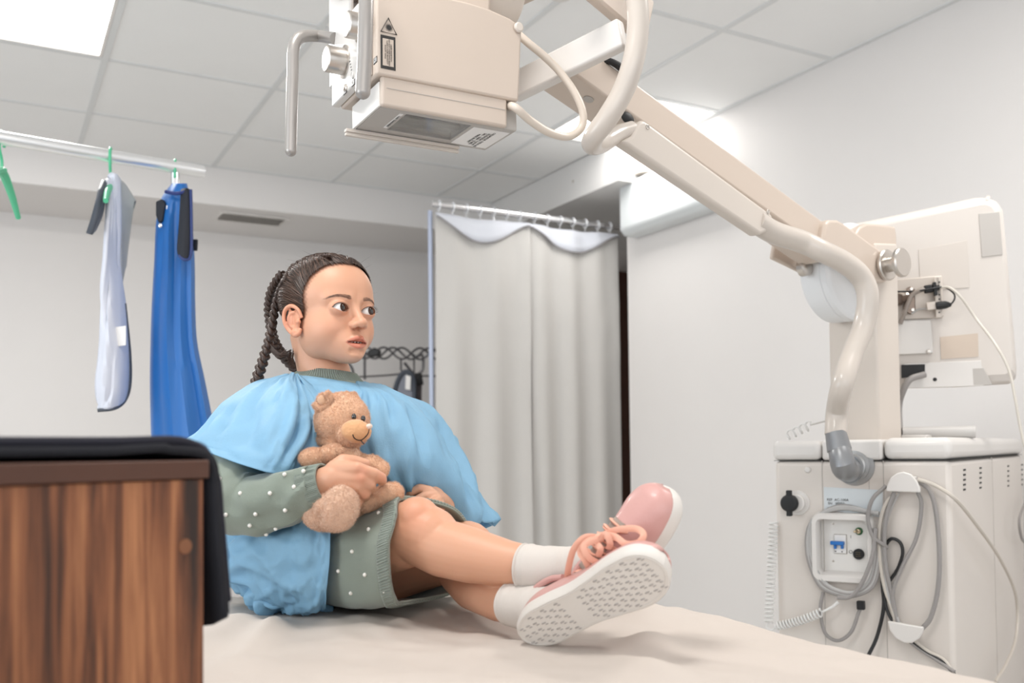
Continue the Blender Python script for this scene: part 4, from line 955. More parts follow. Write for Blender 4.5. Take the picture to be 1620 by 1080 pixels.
# right hand round the bear
hv = MB()
hv.chain([(512, 764, 1.29, .0215), (528, 757, 1.283, .020)])
W_ = [(530, 744, 1.284, .014), (530, 755, 1.280, .015), (530, 765, 1.281, .0145)]
for w_, k_ in ((W_[0], (566, 741, 1.268, .0095)), (W_[0], (577, 745, 1.270, .0085)), (W_[1], (571, 756, 1.268, .0095)), (W_[1], (567, 768, 1.270, .009)), (W_[2], (557, 778, 1.276, .0085)), (W_[2], (548, 770, 1.276, .012))):
    hv.caps(at(*w_[:3]), at(*k_[:3]), w_[3], k_[3])
hv.chain([(573, 744, 1.270, .0092), (590, 749, 1.275, .0085), (603, 756, 1.290, .0080), (604, 760, 1.310, .0072)])         # index
hv.chain([(571, 756, 1.268, .0090), (584, 766, 1.275, .0082), (587, 772, 1.295, .0076), (580, 770, 1.315, .0070)])         # middle
hv.chain([(566, 768, 1.270, .0086), (577, 781, 1.280, .0078), (578, 785, 1.30, .0072), (570, 782, 1.318, .0066)])         # ring
hv.chain([(556, 778, 1.276, .0078), (566, 794, 1.288, .0070), (568, 799, 1.305, .0063), (560, 796, 1.32, .006)])          # little
hv.chain([(528, 742, 1.284, .012), (543, 729, 1.288, .0100), (560, 729, 1.294, .0082), (578, 733, 1.298, .0068)])         # thumb
# left hand resting in her lap
hv.chain([(702, 800, 1.50, .018), (693, 792, 1.478, .0165)])
for k_ in ((679, 776, 1.452), (686, 782, 1.450), (692, 789, 1.450)): hv.caps(at(693, 791, 1.478), at(*k_), .0145, .0080)
hv.chain([(679, 776, 1.452, .0080), (664, 772, 1.446, .0074), (652, 778, 1.446, .0068), (647, 784, 1.456, .0064)])
hv.chain([(686, 782, 1.450, .0078), (672, 784, 1.434, .0072), (660, 790, 1.430, .0066), (655, 796, 1.440, .0062)])
hv.chain([(692, 789, 1.450, .0076), (684, 796, 1.428, .0070), (674, 802, 1.424, .0064), (668, 806, 1.434, .006)])
hv.chain([(696, 795, 1.455, .0072), (698, 804, 1.434, .0064), (692, 810, 1.430, .006)])
hv.chain([(692, 782, 1.475, .0105), (674, 768, 1.468, .0082), (658, 766, 1.466, .0070), (648, 770, 1.468, .0064)])
b.v += hv.v; b.f += [tuple(i+b.n for i in q) for q in hv.f]; b.n += hv.n
bv, bf = remesh(b, .0019, 6, 'body', skin, None)
bc = np.ones((len(bv), 3))
def tint(c0, r, colr, k=1):
    d = np.linalg.norm(bv-c0, axis=1); w_ = (np.exp(-(d/r)**2)*k)[:, None]; bc[:] = bc*(1-w_)+np.array(colr)*w_
tint(at(655, 812, 1.262), .028, (1.0, .80, .74), .7)
for p_ in ((573, 744, 1.26), (571, 757, 1.26), (604, 756, 1.28), (578, 784, 1.275), (566, 795, 1.28)): tint(at(*p_), .010, (1.02, .80, .76), .6)
# ---- head: star-shaped implicit sculpt
def smin(a, b_, k):
    h = np.clip(.5+.5*(b_-a)/k, 0, 1); return b_*(1-h)+a*h-k*h*(1-h)
def sel(p, c, r):
    q = (p-np.array(c))/np.array(r); k0 = np.linalg.norm(q, axis=-1); k1 = np.linalg.norm(q/np.array(r), axis=-1)+1e-9; return k0*(k0-1)/k1
def scap(p, a, b_, ra, rb):
    a = np.array(a); b_ = np.array(b_); d = b_-a; t = np.clip(((p-a)@d)/(d@d), 0, 1); return np.linalg.norm(p-a-t[..., None]*d, axis=-1)-(ra+(rb-ra)*t)
EYE = [V(-.0265, .0665, .0), V(.0265, .0665, .0)]; ER = .0118
def field(p):
    q = p.copy(); q[..., 0] = np.abs(q[..., 0])
    d = sel(p, (0, -.013, .034), (.066, .084, .066))
    d = smin(d, sel(p, (0, .028, .030), (.0545, .049, .052)), .02)
    d = smin(d, sel(p, (0, .027, -.022), (.0480, .046, .0495)), .02)
    d = smin(d, sel(q, (.0285, .040, -.029), (.0205, .027, .023)), .022)
    d = smin(d, sel(q, (.0290, .004, -.038), (.0195, .032, .030)), .03)
    d = smin(d, sel(p, (0, .051, -.064), (.024, .026, .018)), .022)
    d = smin(d, sel(p, (0, .066, -.071), (.012, .013, .010)), .014)
    d = smin(d, sel(p, (0, .064, -.050), (.024, .0165, .019)), .012)
    # brow softly forward, then sockets
    d = smin(d, scap(q, (.010, .070, .0155), (.038, .058, .016), .006, .005), .014)
    s = sel(q, (.0265, .084, -.001), (.0185, .0105, .0115)); d = -smin(-d, s+.002, .010)
    s = sel(q, (.0125, .083, .002), (.005, .008, .010)); d = -smin(-d, s, .006)
    # eyeball bulge = lids
    d = smin(d, sel(q, (.0265, .0665, 0), (.0150, .0136, .0128)), .004)
    # nose
    d = smin(d, scap(p, (0, .0705, .008), (0, .0885, -.0205), .0050, .0066), .010)
    d = smin(d, sel(p, (0, .0920, -.0240), (.0082, .0080, .0072)), .006)
    d = smin(d, sel(q, (.0092, .0830, -.0268), (.0055, .0078, .0054)), .005)
    s = sel(q, (.0050, .0880, -.0330), (.0030, .0044, .0032)); d = -smin(-d, s, .0015)
    # lips, parted a little
    lx = q[..., 0]
    d = smin(d, scap(q, (.0035, .0835, -.0466), (.0185, .0720, -.0526), .0046, .0018), .004)
    d = smin(d, scap(q, (.0, .0815, -.0602), (.0160, .0715, -.0556), .0052, .0020), .004)
    s = scap(q, (.0, .0880, -.0530), (.0175, .0750, -.0542), .0040, .0006); d = -smin(-d, s-.0002, .0014)
    s = sel(p, (0, .086, -.0425), (.0026, .004, .004)); d = -smin(-d, s, .003)
    s = scap(q, (0, .082, -.0675), (.010, .077, -.0675), .0014, .001); d = -smin(-d, s, .008)
    return d
NU, NV = 420, 380
# directions from a centre inside the head, denser over the face
cen = V(0, .012, -.008)
uu = np.linspace(-1, 1, NU, endpoint=False); az_ = math.pi*(.42*uu+.58*uu**3)          # azimuth around z, 0 = forward
vv = np.linspace(-1, 1, NV); el_ = (math.pi/2*.998)*(.55*vv+.45*vv**3)
AZ, EL = np.meshgrid(az_, el_); D_ = np.stack([np.sin(AZ)*np.cos(EL), np.cos(AZ)*np.cos(EL), np.sin(EL)], -1)
lo_ = np.full(AZ.shape, .02); hi_ = np.full(AZ.shape, .16)
# march outward->in: find the outermost surface
ts = np.linspace(.15, .02, 90); found = np.zeros(AZ.shape, bool); tlo = np.full(AZ.shape, .02); thi = np.full(AZ.shape, .15)
prev = ts[0]
for t_ in ts[1:]:
    ins = field(cen+D_*t_) < 0; new = ins & ~found
    tlo[new] = t_; thi[new] = prev; found |= ins; prev = t_
for _ in range(14):
    mid = (tlo+thi)/2; ins = field(cen+D_*mid[..., None]) < 0
    tlo = np.where(ins, mid, tlo); thi = np.where(ins, thi, mid)
HP = cen+D_*tlo[..., None]
# almond eye openings: push the skin behind the eyeball
hc_ = np.ones(HP.shape)
def mixc(w_, c_):
    global hc_
    hc_ = hc_*(1-w_[..., None])+np.array(c_)*w_[..., None]
for sx in (-1, 1):
    e = EYE[0]*V(1, 1, 1) if sx < 0 else EYE[1]
    X_ = (HP[..., 0]-e[0])*sx; Z_ = HP[..., 2]-e[2]      # X_ grows outward
    front = HP[..., 1] > .05
    xn = X_/.0142
    zc = -.0009+.0016*xn                                   # outer corner a little higher
    up_l = zc+.0080*np.clip(1-np.abs(xn+.05)**2.1, 0, 1)**.65; lo_l = zc-.0050*np.clip(1-np.abs(xn-.05)**2.2, 0, 1)**.85
    inn = np.minimum(up_l-Z_, Z_-lo_l); inn = np.where((np.abs(xn) < 1) & front, inn, -1)
    k = sm(-.0002, .0008, inn)
    HP[..., 1] -= k*.010
    # upper lid crease and lash line
    mixc(sm(.0013, .0002, np.abs(Z_-up_l-.0003))*(np.abs(xn) < 1.01)*front*.85, (.16, .10, .09))
    mixc(sm(.0011, .0, np.abs(Z_-up_l-.0030+.0006*xn))*(np.abs(xn) < 1.02)*front*.45, (.62, .42, .38))
    mixc(sm(.0009, .0, np.abs(Z_-lo_l+.0003))*(np.abs(xn) < 1.0)*front*.40, (.60, .38, .35))
    mixc(np.exp(-(((X_)/.016)**2+((Z_+.009)/.004)**2))*front*.22, (.78, .62, .62))
    # brow
    bx = (X_+.016)/.035; bz = .0160+.0040*np.sin(np.clip(bx, 0, 1)*2.5)-.0045*np.clip(bx, 0, 1)**3
    th = .0036*(1-.72*np.clip(bx, 0, 1))*sm(-.02, .10, bx)*sm(1.02, .8, bx)+1e-5
    nn_ = np.sin(X_*5200+Z_*2600)*.18
    mixc(sm(1.35, .2, np.abs(Z_-bz)/th+nn_)*(bx > 0)*(bx < 1)*front*.5, (.42, .33, .30))
ax_ = np.abs(HP[..., 0])
# lips
tt = np.clip(ax_/.0205, 0, 1)
upz = -.0435-.0008*np.exp(-(ax_/.0022)**2)-.0105*tt**2.0+.0006; loz = -.0642+.0100*tt**2.2
lw = sm(.0, .0014, upz-HP[..., 2])*sm(.0, .0014, HP[..., 2]-loz)*(ax_ < .0205)*(HP[..., 1] > .055)
mixc(lw*.72, (.86, .42, .42))
mzc = -.0534+.0010*tt
mixc(sm(.0024, .0008, np.abs(HP[..., 2]-mzc)+tt*.0010)*(ax_ < .0185)*(HP[..., 1] > .055)*.85, (.20, .06, .05))
mixc(np.exp(-(((ax_-.0048)/.0028)**2+((HP[..., 2]+.0335)/.0018)**2))*(HP[..., 1] > .07)*.45, (.30, .13, .10))
mixc(np.exp(-(((ax_-.036)/.018)**2+((HP[..., 2]+.032)/.016)**2))*(HP[..., 1] > .02)*.22, (1.0, .72, .68))
mixc(np.exp(-(((ax_)/.010)**2+((HP[..., 2]+.028)/.010)**2))*(HP[..., 1] > .07)*.18, (1.0, .78, .74))
# parted lips: an opening with the teeth behind
zo = -.0534+.0006*np.clip(ax_/.013, 0, 1); uo = zo+.0015*np.clip(1-(ax_/.0105)**2, 0, 1)**.8; lo2 = zo-.0014*np.clip(1-(ax_/.0105)**2, 0, 1)**.8
io = np.where((ax_ < .0105) & (HP[..., 1] > .06), np.minimum(uo-HP[..., 2], HP[..., 2]-lo2), -1); ko = sm(-.0003, .0006, io)
HP[..., 1] -= ko*.009; mixc(ko*.9, (.16, .05, .045))
# fine baby hair tinting the skin along the hairline
zs_ = [-.085, -.07, -.055, -.04, -.02, -.012, .0, .03, .055, .068, .0745, .082]; ys_ = [-.2, -.052, -.040, -.030, -.022, .012, .020, .027, .041, .053, .062, .3]
dh_ = HP[..., 1]-np.interp(HP[..., 2], zs_, ys_); nz_ = .5+.5*np.sin(HP[..., 2]*900+HP[..., 0]*500)*np.sin(HP[..., 1]*700)
mixc(sm(.0085, -.001, dh_+.004*nz_)*(HP[..., 2] > -.015)*.75, (.36, .27, .24))
hw_ = HO+HP[..., 0, None]*HX+HP[..., 1, None]*HY+HP[..., 2, None]*HZ
hf = [((i+1)*NU+j, (i+1)*NU+(j+1) % NU, i*NU+(j+1) % NU, i*NU+j) for i in range(NV-1) for j in range(NU)]
hvv = hw_.reshape(-1, 3)
# ear (her right one, toward the camera, and its mirror)
def ear(side):
    q = MB(); S = side
    def E(u, v, o): return H(S*(.0590+o*.90), .005-.30*o+u*.88, -.014+v*.84)   # u forward, v up, o outwards
    rim = [(.010, .004, .001), (.008, .018, .005), (.000, .027, .009), (-.010, .029, .012), (-.018, .023, .015), (-.0215, .011, .016), (-.020, -.003, .015), (-.015, -.015, .012), (-.008, -.023, .009), (-.001, -.027, .007), (.004, -.024, .004), (.006, -.015, .001)]
    q.tube([E(*p) for p in rim], [.0026, .0030, .0033, .0034, .0034, .0032, .0031, .0031, .0034, .0045, .0042, .0026], 12, res=6)
    an = [(-.001, .017, .006), (-.010, .015, .009), (-.0145, .005, .0105), (-.012, -.007, .009), (-.004, -.014, .006)]
    q.tube([E(*p) for p in an], [.003, .0038, .0038, .0036, .0035], 10, res=5)
    q.ell(E(-.006, 0, .002), E(.014, 0, .003)-E(0, 0, 0), E(0, .025, 0)-E(0, 0, 0), E(0, 0, .005)-E(0, 0, 0))
    q.ell(E(.006, -.003, .005), .0042); q.ell(E(-.003, -.022, .006), .0065)
    q.ell(E(-.013, .003, .009), E(.008, 0, .0)-E(0, 0, 0), E(0, .022, 0)-E(0, 0, 0), E(0, 0, .003)-E(0, 0, 0))
    return q
V_, F_, C_ = [bv, hvv], [bf, [tuple(i+len(bv) for i in q) for q in hf]], [bc, hc_.reshape(-1, 3)]
tot = len(bv)+len(hvv)
for S in (-1, 1):
    ev, ef = remesh(ear(S), .0011, 3, 'ear', skin, None)
    loc = ev-HO; ox = (loc@HX)*S; uy = loc@HY; vz = loc@HZ
    c_ = np.ones((len(ev), 3)); w_ = np.exp(-(((uy+.010)/.006)**2+((vz+.016)/.010)**2))[:, None]*.45; c_ = c_*(1-w_)+np.array((.62, .38, .34))*w_
    c_ = c_*np.array((1.02, .88, .84))
    V_.append(ev); F_.append([tuple(i+tot for i in q) for q in ef]); C_.append(c_); tot += len(ev)
body_ = rawobj('body', np.vstack(V_), sum(F_, []), skin, girl, np.vstack(C_))
# eyes
eyew = mat('eye_white', (.80, .77, .74), .12, var=.01, coat=.6); iris = mat('brown_iris', (.040, .015, .008), .10, var=.3, vscale=200); pup = mat('pupil', (.004, .004, .004), .08, coat=1)
for e in EYE:
    gz = nrm(V(.24, .96, .07))                              # looks a little past the camera's right
    c = e-V(0, .0006, 0)
    gx_ = nrm(np.cross(gz, V(0, 0, 1))); gy_ = np.cross(gx_, gz)
    def cap(rad, a0, a1, nm_, m_, par, lift=0):
        rows = []
        for a in np.linspace(a0, a1, 10):
            rows.append([c+(gz*math.cos(a)+(gx_*math.cos(k)+gy_*math.sin(k))*math.sin(a))*(rad+lift) for k in np.linspace(0, 2*math.pi, 32, endpoint=False)])
        o = MB().grid([[H(*p) for p in r] for r in rows], cv=True, caps=(a0 > 0 and False)).build(nm_, m_, par); return o
    ew = cap(ER, .001, math.pi*.97, 'eyeball', eyew, girl)
    cap(ER, .001, .585, 'iris', iris, ew, .0002); cap(ER, .001, .27, 'pupil', pup, ew, .00035)
# teeth glimpsed between the lips
tm = MB()
for k in (-1.5, -.5, .5, 1.5): tm.ell(H(k*.0056, .0765-abs(k)*.0010, -.0500), HX*.0030, HY*.0022, HZ*.0034, 12, 8)
tm.build('teeth', mat('tooth', (.78, .74, .68), .25), girl)
hairm = mat('brown_hair', (.050, .028, .020), .42, var=.5, vscale=120)
# lashes
for sx, e in ((-1, EYE[0]), (1, EYE[1])):
    lash = MB()
    for k in range(26):
        xn = -.95+1.9*k/25; zc = -.0009+.0016*xn
        z0_ = zc+.0080*max(0, 1-abs(xn+.05)**2.1)**.65
        p0 = V(e[0]+sx*xn*.0142, e[1]+.0128-.006*xn*xn-.001, z0_)
        p0[1] = e[1]+math.sqrt(max(1e-6, .0138**2-(xn*.0120)**2))-.0008
        l_ = .0042*(.6+.5*(xn > 0)*xn)
        lash.tube([H(*p0), H(*(p0+V(sx*l_*.35*xn, l_*.7, -.0002))), H(*(p0+V(sx*l_*.6*xn, l_*.95, l_*.45)))], [.00022, .00018, .00006], 4)
    lash.build('eyelashes', hairm, girl)
pass
# brows: fine hairs over the tint
flat = HP.reshape(-1, 3); fm = flat[(flat[:, 1] > .045) & (flat[:, 2] > .005) & (flat[:, 2] < .035)]
def surf(x, z): i = np.argmin((fm[:, 0]-x)**2+(fm[:, 2]-z)**2); return V(x, fm[i, 1], z)
brm = mat('brow_hair', (.17, .10, .07), .5)
for sx in (-1, 1):
    br_ = MB()
    for k in range(260):
        bx = random.random()**.9; X_ = -.016+.035*bx; bz = .0160+.0040*math.sin(bx*2.5)-.0045*bx**3
        th = .0034*(1-.72*bx); zz = bz+random.uniform(-th, th)
        p0 = surf(sx*(.0265+X_), zz); l_ = .0042
        p1 = surf(sx*(.0265+X_+l_*.8), zz+l_*(.38-.55*bx))
        n_ = V(0, .0006, 0)
        br_.tube([H(*p0), H(*((p0+p1)/2+n_*1.2)), H(*(p1+n_*.4))], [.00010, .00009, .00004], 3)
    br_.build('eyebrow', brm, girl)
# ---- hair
def yb(z):
    zs = [-.085, -.07, -.055, -.04, -.02, -.012, .0, .03, .055, .068, .0745, .082]
    ys = [-.2, -.052, -.040, -.030, -.022, .012, .020, .027, .041, .053, .062, .3]
    return np.interp(z, zs, ys)
Pm = HP.reshape(-1, 3); nh = Pm-cen; nh /= np.linalg.norm(nh, axis=1)[:, None]
mask = (Pm[:, 1] < yb(Pm[:, 2])-.003)
cap_v = Pm+nh*.0035
cf = [q for q in hf if all(mask[i] for i in q)]
used = sorted(set(i for q in cf for i in q)); mp_ = {k: i for i, k in enumerate(used)}
cw_ = cap_v[used]; hair = rawobj('hair', HO+cw_[:, :1]*HX+cw_[:, 1:2]*HY+cw_[:, 2:]*HZ, [tuple(mp_[i] for i in q) for q in cf], mat('scalp_hair', (.050, .030, .022), .75, var=.3, vscale=60), girl)
pts_h = Pm[mask]; dirs_h = nh[mask]
Rm = np.linalg.norm(Pm-cen, axis=1)
# lookup surface radius by direction
azg = np.arctan2(D_[..., 0], D_[..., 1])[NV//2]; elg = el_
def srad(d):
    a = math.atan2(d[0], d[1]); e_ = math.asin(max(-1, min(1, d[2])))
    j = int(np.argmin(np.abs(azg-a))); i = int(np.argmin(np.abs(elg-e_))); return tlo[i, j]
# braid course over the scalp: near side (her right, x<0) and far side
def course(S):
    return cr(np.array([(S*.024, .034, .096), (S*.036, -.002, .096), (S*.046, -.036, .080), (S*.049, -.062, .056), (S*.047, -.082, .028), (S*.044, -.092, .000), (S*.043, -.094, -.026)]), 10)
cs_ = {S: course(S) for S in (-1, 1)}
cand = np.where(mask)[0]
def stranded(mb_, cols, name, par):
    o = mb_.build(name, hairv, par); me = o.data
    ca = me.color_attributes.new('Col', 'FLOAT_COLOR', 'POINT'); c4 = np.ones((len(me.vertices), 4)); c4[:, :3] = np.concatenate(cols)[:, None]; ca.data.foreach_set('color', c4.ravel()); return o
hairv = mat('brown_hair_strand', (.060, .034, .024), .50, var=.25, vscale=120, vcol=True)
rr2 = rng.permutation(len(cand)); picked = []; seen = {}
for k in rr2:
    p = Pm[cand[k]]; key = tuple((p/.0016).astype(int))
    if key in seen: continue
    seen[key] = 1; picked.append(p)
random.shuffle(picked)
st = MB(); scol = []
def strand(p, rad, lift, back):
    S = -1 if p[0] < 0 else 1; c_ = cs_[S]
    d0 = np.linalg.norm(c_-p, axis=1); i0 = int(np.argmin(d0))
    if d0[i0] < .005: return
    i1 = min(len(c_)-1, i0+int(2+d0[i0]/.0062)); tgt = c_[i1]
    v0, v1 = nrm(p-cen), nrm(tgt-cen); om = math.acos(max(-1, min(1, v0@v1)))
    if om < .03: return
    mx = min(1, .090/(om*.09)); n = 9; poly = []; bow = random.uniform(-.05, .05); sd = np.cross(v0, v1); sd = nrm(sd)
    for s_ in np.linspace(-back/(om+.1), min(1, mx), n):
        d = nrm((math.sin((1-s_)*om)*v0+math.sin(s_*om)*v1)/math.sin(om)+sd*bow*math.sin(math.pi*max(0, s_)))
        r_ = srad(d)+.0022+lift*math.sin(min(1, max(0, s_)*1.1+.12)*math.pi)
        poly.append(H(*(cen+d*r_)))
    m0 = len(poly); before = st.n
    st.tube(poly, [rad*.25, rad*.7]+[rad]*(n-4)+[rad*.8, rad*.4], 4)
    scol.append(np.full(st.n-before, random.choice((.45, .7, .9, 1.1, 1.5, 2.2))))
for p in picked[:1500]: strand(p, .00105, .0028, .05)
for p in picked[1500:6200]: strand(p, .00042, .0052*random.uniform(.5, 1), .09)
stranded(st, scol, 'hair_strands', hair)
# fine fly-away hairs at the hairline
fl_ = MB()
for k in range(90):
    p = picked[k*7 % len(picked)]
    if p[2] < .02: continue
    d = nrm(p-cen); r_ = srad(d)+.003; q = cen+d*r_
    t1_ = nrm(V(random.uniform(-1, 1), random.uniform(-1.2, .6), random.uniform(-.2, .3))); ln = random.uniform(.010, .024)
    fl_.tube([H(*q), H(*(q+t1_*ln*.5+d*.003)), H(*(q+t1_*ln+d*random.uniform(.002, .007)))], [.00016, .00013, .00005], 3)
for (y0_, z0_, y1_, z1_) in ((.058, .066, .070, .030), (.052, .058, .071, .040)):
    p0 = V(-.034, y0_-.012, z0_-.006); fl_.tube([H(*p0), H(*(p0+V(-.002, .010, -.010))), H(*(p0+V(-.004, .012, -.024)))], [.0002, .00018, .00006], 3)
fl_.build('loose_hairs', hairm, hair)
def braid(path, r0, r1, turns, name, lock=None):
    P_ = cr(np.array(path), 14); n = len(P_); T = np.gradient(P_, axis=0); T /= np.linalg.norm(T, axis=1)[:, None]
    L_ = np.concatenate([[0], np.cumsum(np.linalg.norm(np.diff(P_, axis=0), axis=1))]); L_ /= L_[-1]
    out = MB()
    for s in range(3):
        line = []; rad = []
        for i in range(n):
            ph = 2*math.pi*(turns*L_[i]+s/3); w_ = r0+(r1-r0)*L_[i]
            side = lock if lock is not None else nrm(P_[i]-HO)
            x = nrm(np.cross(T[i], side)); y = nrm(np.cross(x, T[i]))
            line.append(P_[i]+x*w_*1.0*math.sin(ph)+y*w_*.55*math.sin(2*ph)); rad.append(w_*(.66+.10*math.cos(2*ph)))
        # each lock: a bundle of fine strands round a core
        ln = np.array(line); out.tube(ln, rad, 12, res=2)
        for k in range(14):
            a = 2*math.pi*k/14; l2 = []
            for i in range(n):
                side = nrm(P_[i]-HO); x = nrm(np.cross(T[i], side)); y = nrm(np.cross(x, T[i]))
                l2.append(ln[i]+(x*math.cos(a+i*.10)+y*math.sin(a+i*.10))*rad[i]*.97)
            out.tube(l2, [rad[0]*.16]*n, 4)
    return out.build(name, hairm, hair)
tail = [H(-.043, -.094, -.032), at(423, 562, 1.565), at(413, 585, 1.56), at(405, 610, 1.555), at(397, 640, 1.555), at(392, 675, 1.56)]
from mathutils.bvhtree import BVHTree
hb_t = BVHTree.FromPolygons([Vector(q) for q in hvv], hf)
def on_head(px, py, lift, tdef):
    d = nrm(ray(px, py)); h = hb_t.ray_cast(Vector(CAM), Vector(d))
    if h[0] is not None: q = np.array(h[0]); c0 = H(*cen); return q+nrm(q-c0)*lift
    return at(px, py, tdef)
w3 = [on_head(px, py, lf, t_) for px, py, lf, t_ in ((522, 405, .001, 1.5), (502, 408, .002, 1.5), (482, 415, .003, 1.5), (465, 426, .004, 1.515), (452, 441, .0055, 1.535), (443, 459, .007, 1.56), (437, 479, .008, 1.575), (433, 500, .008, 1.58), (429, 522, .008, 1.578))]
braid(w3+[at(424, 545, 1.572), at(418, 565, 1.565), at(411, 586, 1.56), at(404, 610, 1.555), (at(398, 640, 1.555)), at(394, 672, 1.56)], .0028, .0078, 11, 'braid')
w4 = [at(448, 432, 1.60), at(438, 446, 1.61), at(430, 462, 1.62), at(426, 485, 1.63), at(428, 510, 1.635), at(434, 540, 1.64)]
braid(w4+[at(450, 565, 1.66), at(475, 590, 1.68), at(505, 620, 1.70)], .0058, .0064, 9, 'braid')
wis = MB()
for k in range(46):
    a = H(-.045+.002*random.random(), -.045-.02*random.random(), -.05-.012*random.random()); c = at(424+random.uniform(-3, 3), 545+random.uniform(-3, 4), 1.57)
    wis.tube([a, (a+c)/2+V(0, 0, -.010-.004*random.random()), c], [.0005, .0006, .0004], 3, res=4)
for k in range(30):
    a = H(-.050+.004*random.random(), -.030-.015*random.random(), -.052-.01*random.random()); wis.tube([a, a+HZ*-.014-HY*.004, a+HZ*-.028+HY*random.uniform(-.006, .01)], [.0004, .0003, .0001], 3, res=3)
wis.build('loose_hairs', hairm, hair)
# ================================================================ CLOTHES
def fabric(name, col, rib=0, axis='Z', scale=900, **k):
    return mat(name, col, .85, bump=.25, bscale=scale, **k)
knit = fabric('sage_knit', (.225, .26, .215), scale=700, var=.05, sheen=.25)
ribm = fabric('sage_rib_knit', (.23, .265, .225), scale=700, var=.05, sheen=.25)
gownm = mat('blue_nonwoven', (.34, .61, .81), .6, bump=.35, bscale=420, var=.07, vscale=30, transl=.35)
sockm = fabric('white_sock', (.64, .59, .545), scale=800, var=.03)
pearl = mat('pearl', (.85, .82, .76), .15, coat=1)
def folds(G, amp, fu, fv, seed, sharp=1.0, nrm_dir=None, wt=None):
    """crumple a grid along its normals with ridged creases"""
    G = G.copy(); a, b_ = G.shape[:2]
    du = np.gradient(G, axis=0); dv_ = np.roll(G, -1, 1)-np.roll(G, 1, 1) if nrm_dir == 'closed' else np.gradient(G, axis=1)
    N_ = np.cross(du, dv_); N_ /= np.linalg.norm(N_, axis=2)[..., None]+1e-12
    out = G.copy()
    for i in range(a):
        for j in range(b_):
            u = i/(a-1)*fu
            if nrm_dir == 'closed':
                th = 2*math.pi*j/b_; p = Vector((math.cos(th)*fv, math.sin(th)*fv, u+seed))
            else: p = Vector((j/(b_-1)*fv*3+seed, u, seed*.7))
            n1_ = noise.noise(p); n2_ = noise.noise(p*2.3+Vector((7, 3, 1)))
            n3_ = noise.noise(p*4.7+Vector((2, 8, 4)))
            h = (1-2.4*abs(n1_))*.60+(.6-1.8*abs(n2_))*.42+(.3-1.0*abs(n3_))*.22
            out[i, j] += N_[i, j]*amp*h*(wt(i/(a-1), j/b_) if wt else 1)
    return out
def rings_px(R, nu, n=48, pw=2.0):
    """rings: (cx,cy,half width px,t,depth half m[,tilt px])"""
    R = cr(np.array([r if len(r) == 6 else r+(0,) for r in R], float), nu); G = []
    for cx, cy, hw, t, dh, tl in R:
        row = []
        for k in range(n):
            a = 2*math.pi*k/n; c_ = math.copysign(abs(math.cos(a))**(2/pw), math.cos(a)); s_ = math.copysign(abs(math.sin(a))**(2/pw), math.sin(a))
            tt_ = t-dh*s_; cyy = 712+(cy+tl*c_-712)*t/tt_
            row.append(at(810+(cx-810)*t/tt_*0+(cx-810)*1+hw*c_, cyy, tt_))
        G.append(row)
    return np.array(G)
dress = thing_part = None
# dress torso (mostly under the gown)
G = rings_px([(519, 590, 45, 1.575, .050, 4), (521, 600, 56, 1.575, .056, 8), (530, 612, 82, 1.57, .062, 14), (530, 640, 98, 1.57, .074, 14), (522, 690, 96, 1.56, .086, 8), (505, 760, 94, 1.55, .09), (480, 830, 84, 1.54, .09), (465, 890, 80, 1.53, .09), (460, 938, 74, 1.52, .085), (465, 950, 60, 1.52, .07)], 6)
dress = MB().grid(G, cv=True).build('dress', knit, girl, solid=.003)
# ribbed neck band
def ribbed(rings, name, m, par, n, depth=.0011):
    G = []
    for r in rings:
        G.append(r)
    G = np.array(G); a, k = G.shape[:2]
    cen_ = G.mean(axis=1, keepdims=True)
    d = G-cen_; L__ = np.linalg.norm(d, axis=2, keepdims=True); d = d/L__
    ph = np.sin(np.arange(k)/k*2*math.pi*n)[None, :, None]
    return MB().grid(G+d*ph*depth, cv=True).build(name, m, par, solid=.003)
def ring_of(cx, cy, hw, t, dh, tl, n): return rings_px([(cx, cy, hw, t, dh, tl)]*2, 1, n)[0]
neck = [ring_of(*r, 360) for r in ((519, 588, 44, 1.575, .049, 4), (519, 594, 49, 1.575, .053, 5), (520.5, 600, 56, 1.575, .058, 8), (521, 603, 60, 1.575, .060, 9))]
ribbed(neck, 'collar', ribm, dress, 90)
yk_ = MB(); yk_.chain([(548, 622, 1.60, .026), (575, 627, 1.615, .0235), (600, 638, 1.635, .020), (612, 650, 1.64, .018)])
yv, yf_ = remesh(yk_, .003, 6, 'yoke', knit, None); rawobj('shoulder', yv, yf_, knit, dress)
# right sleeve
sl_pts = [(462, 650, 1.50, .033), (432, 676, 1.47, .033), (404, 715, 1.425, .036), (380, 752, 1.385, .045), (374, 785, 1.352, .0455), (398, 800, 1.335, .043), (440, 792, 1.315, .039), (480, 778, 1.300, .0345), (503, 770, 1.293, .0315)]
def sleeve(pts, name, fold, par, seed, n=64, nu=9):
    P_ = cr(np.array([list(at(*p[:3]))+[p[3]] for p in pts]), nu); T = np.gradient(P_[:, :3], axis=0); T /= np.linalg.norm(T, axis=1)[:, None]
    G = []; 
    for i in range(len(P_)):
        x = nrm(np.cross(T[i], FW)); y = np.cross(x, T[i]); row = []
        for k in range(n):
            a = 2*math.pi*k/n; d = x*math.cos(a)+y*math.sin(a)
            q = P_[i, :3]+d*P_[i, 3]
            nz_ = noise.noise(Vector((i*.16+seed, math.cos(a)*1.4, math.sin(a)*1.4))); nz2 = abs(noise.noise(Vector((i*.10+seed+9, math.cos(a)*.9+i*.04, math.sin(a)*.9))))
            row.append(q+d*fold*(nz_*.8+(.35-nz2*1.8)))
        G.append(row)
    return MB().grid(np.array(G), cv=True).build(name, knit, par, solid=.002), P_
sr, SP = sleeve(sl_pts, 'sleeve', .0062, dress, 2)
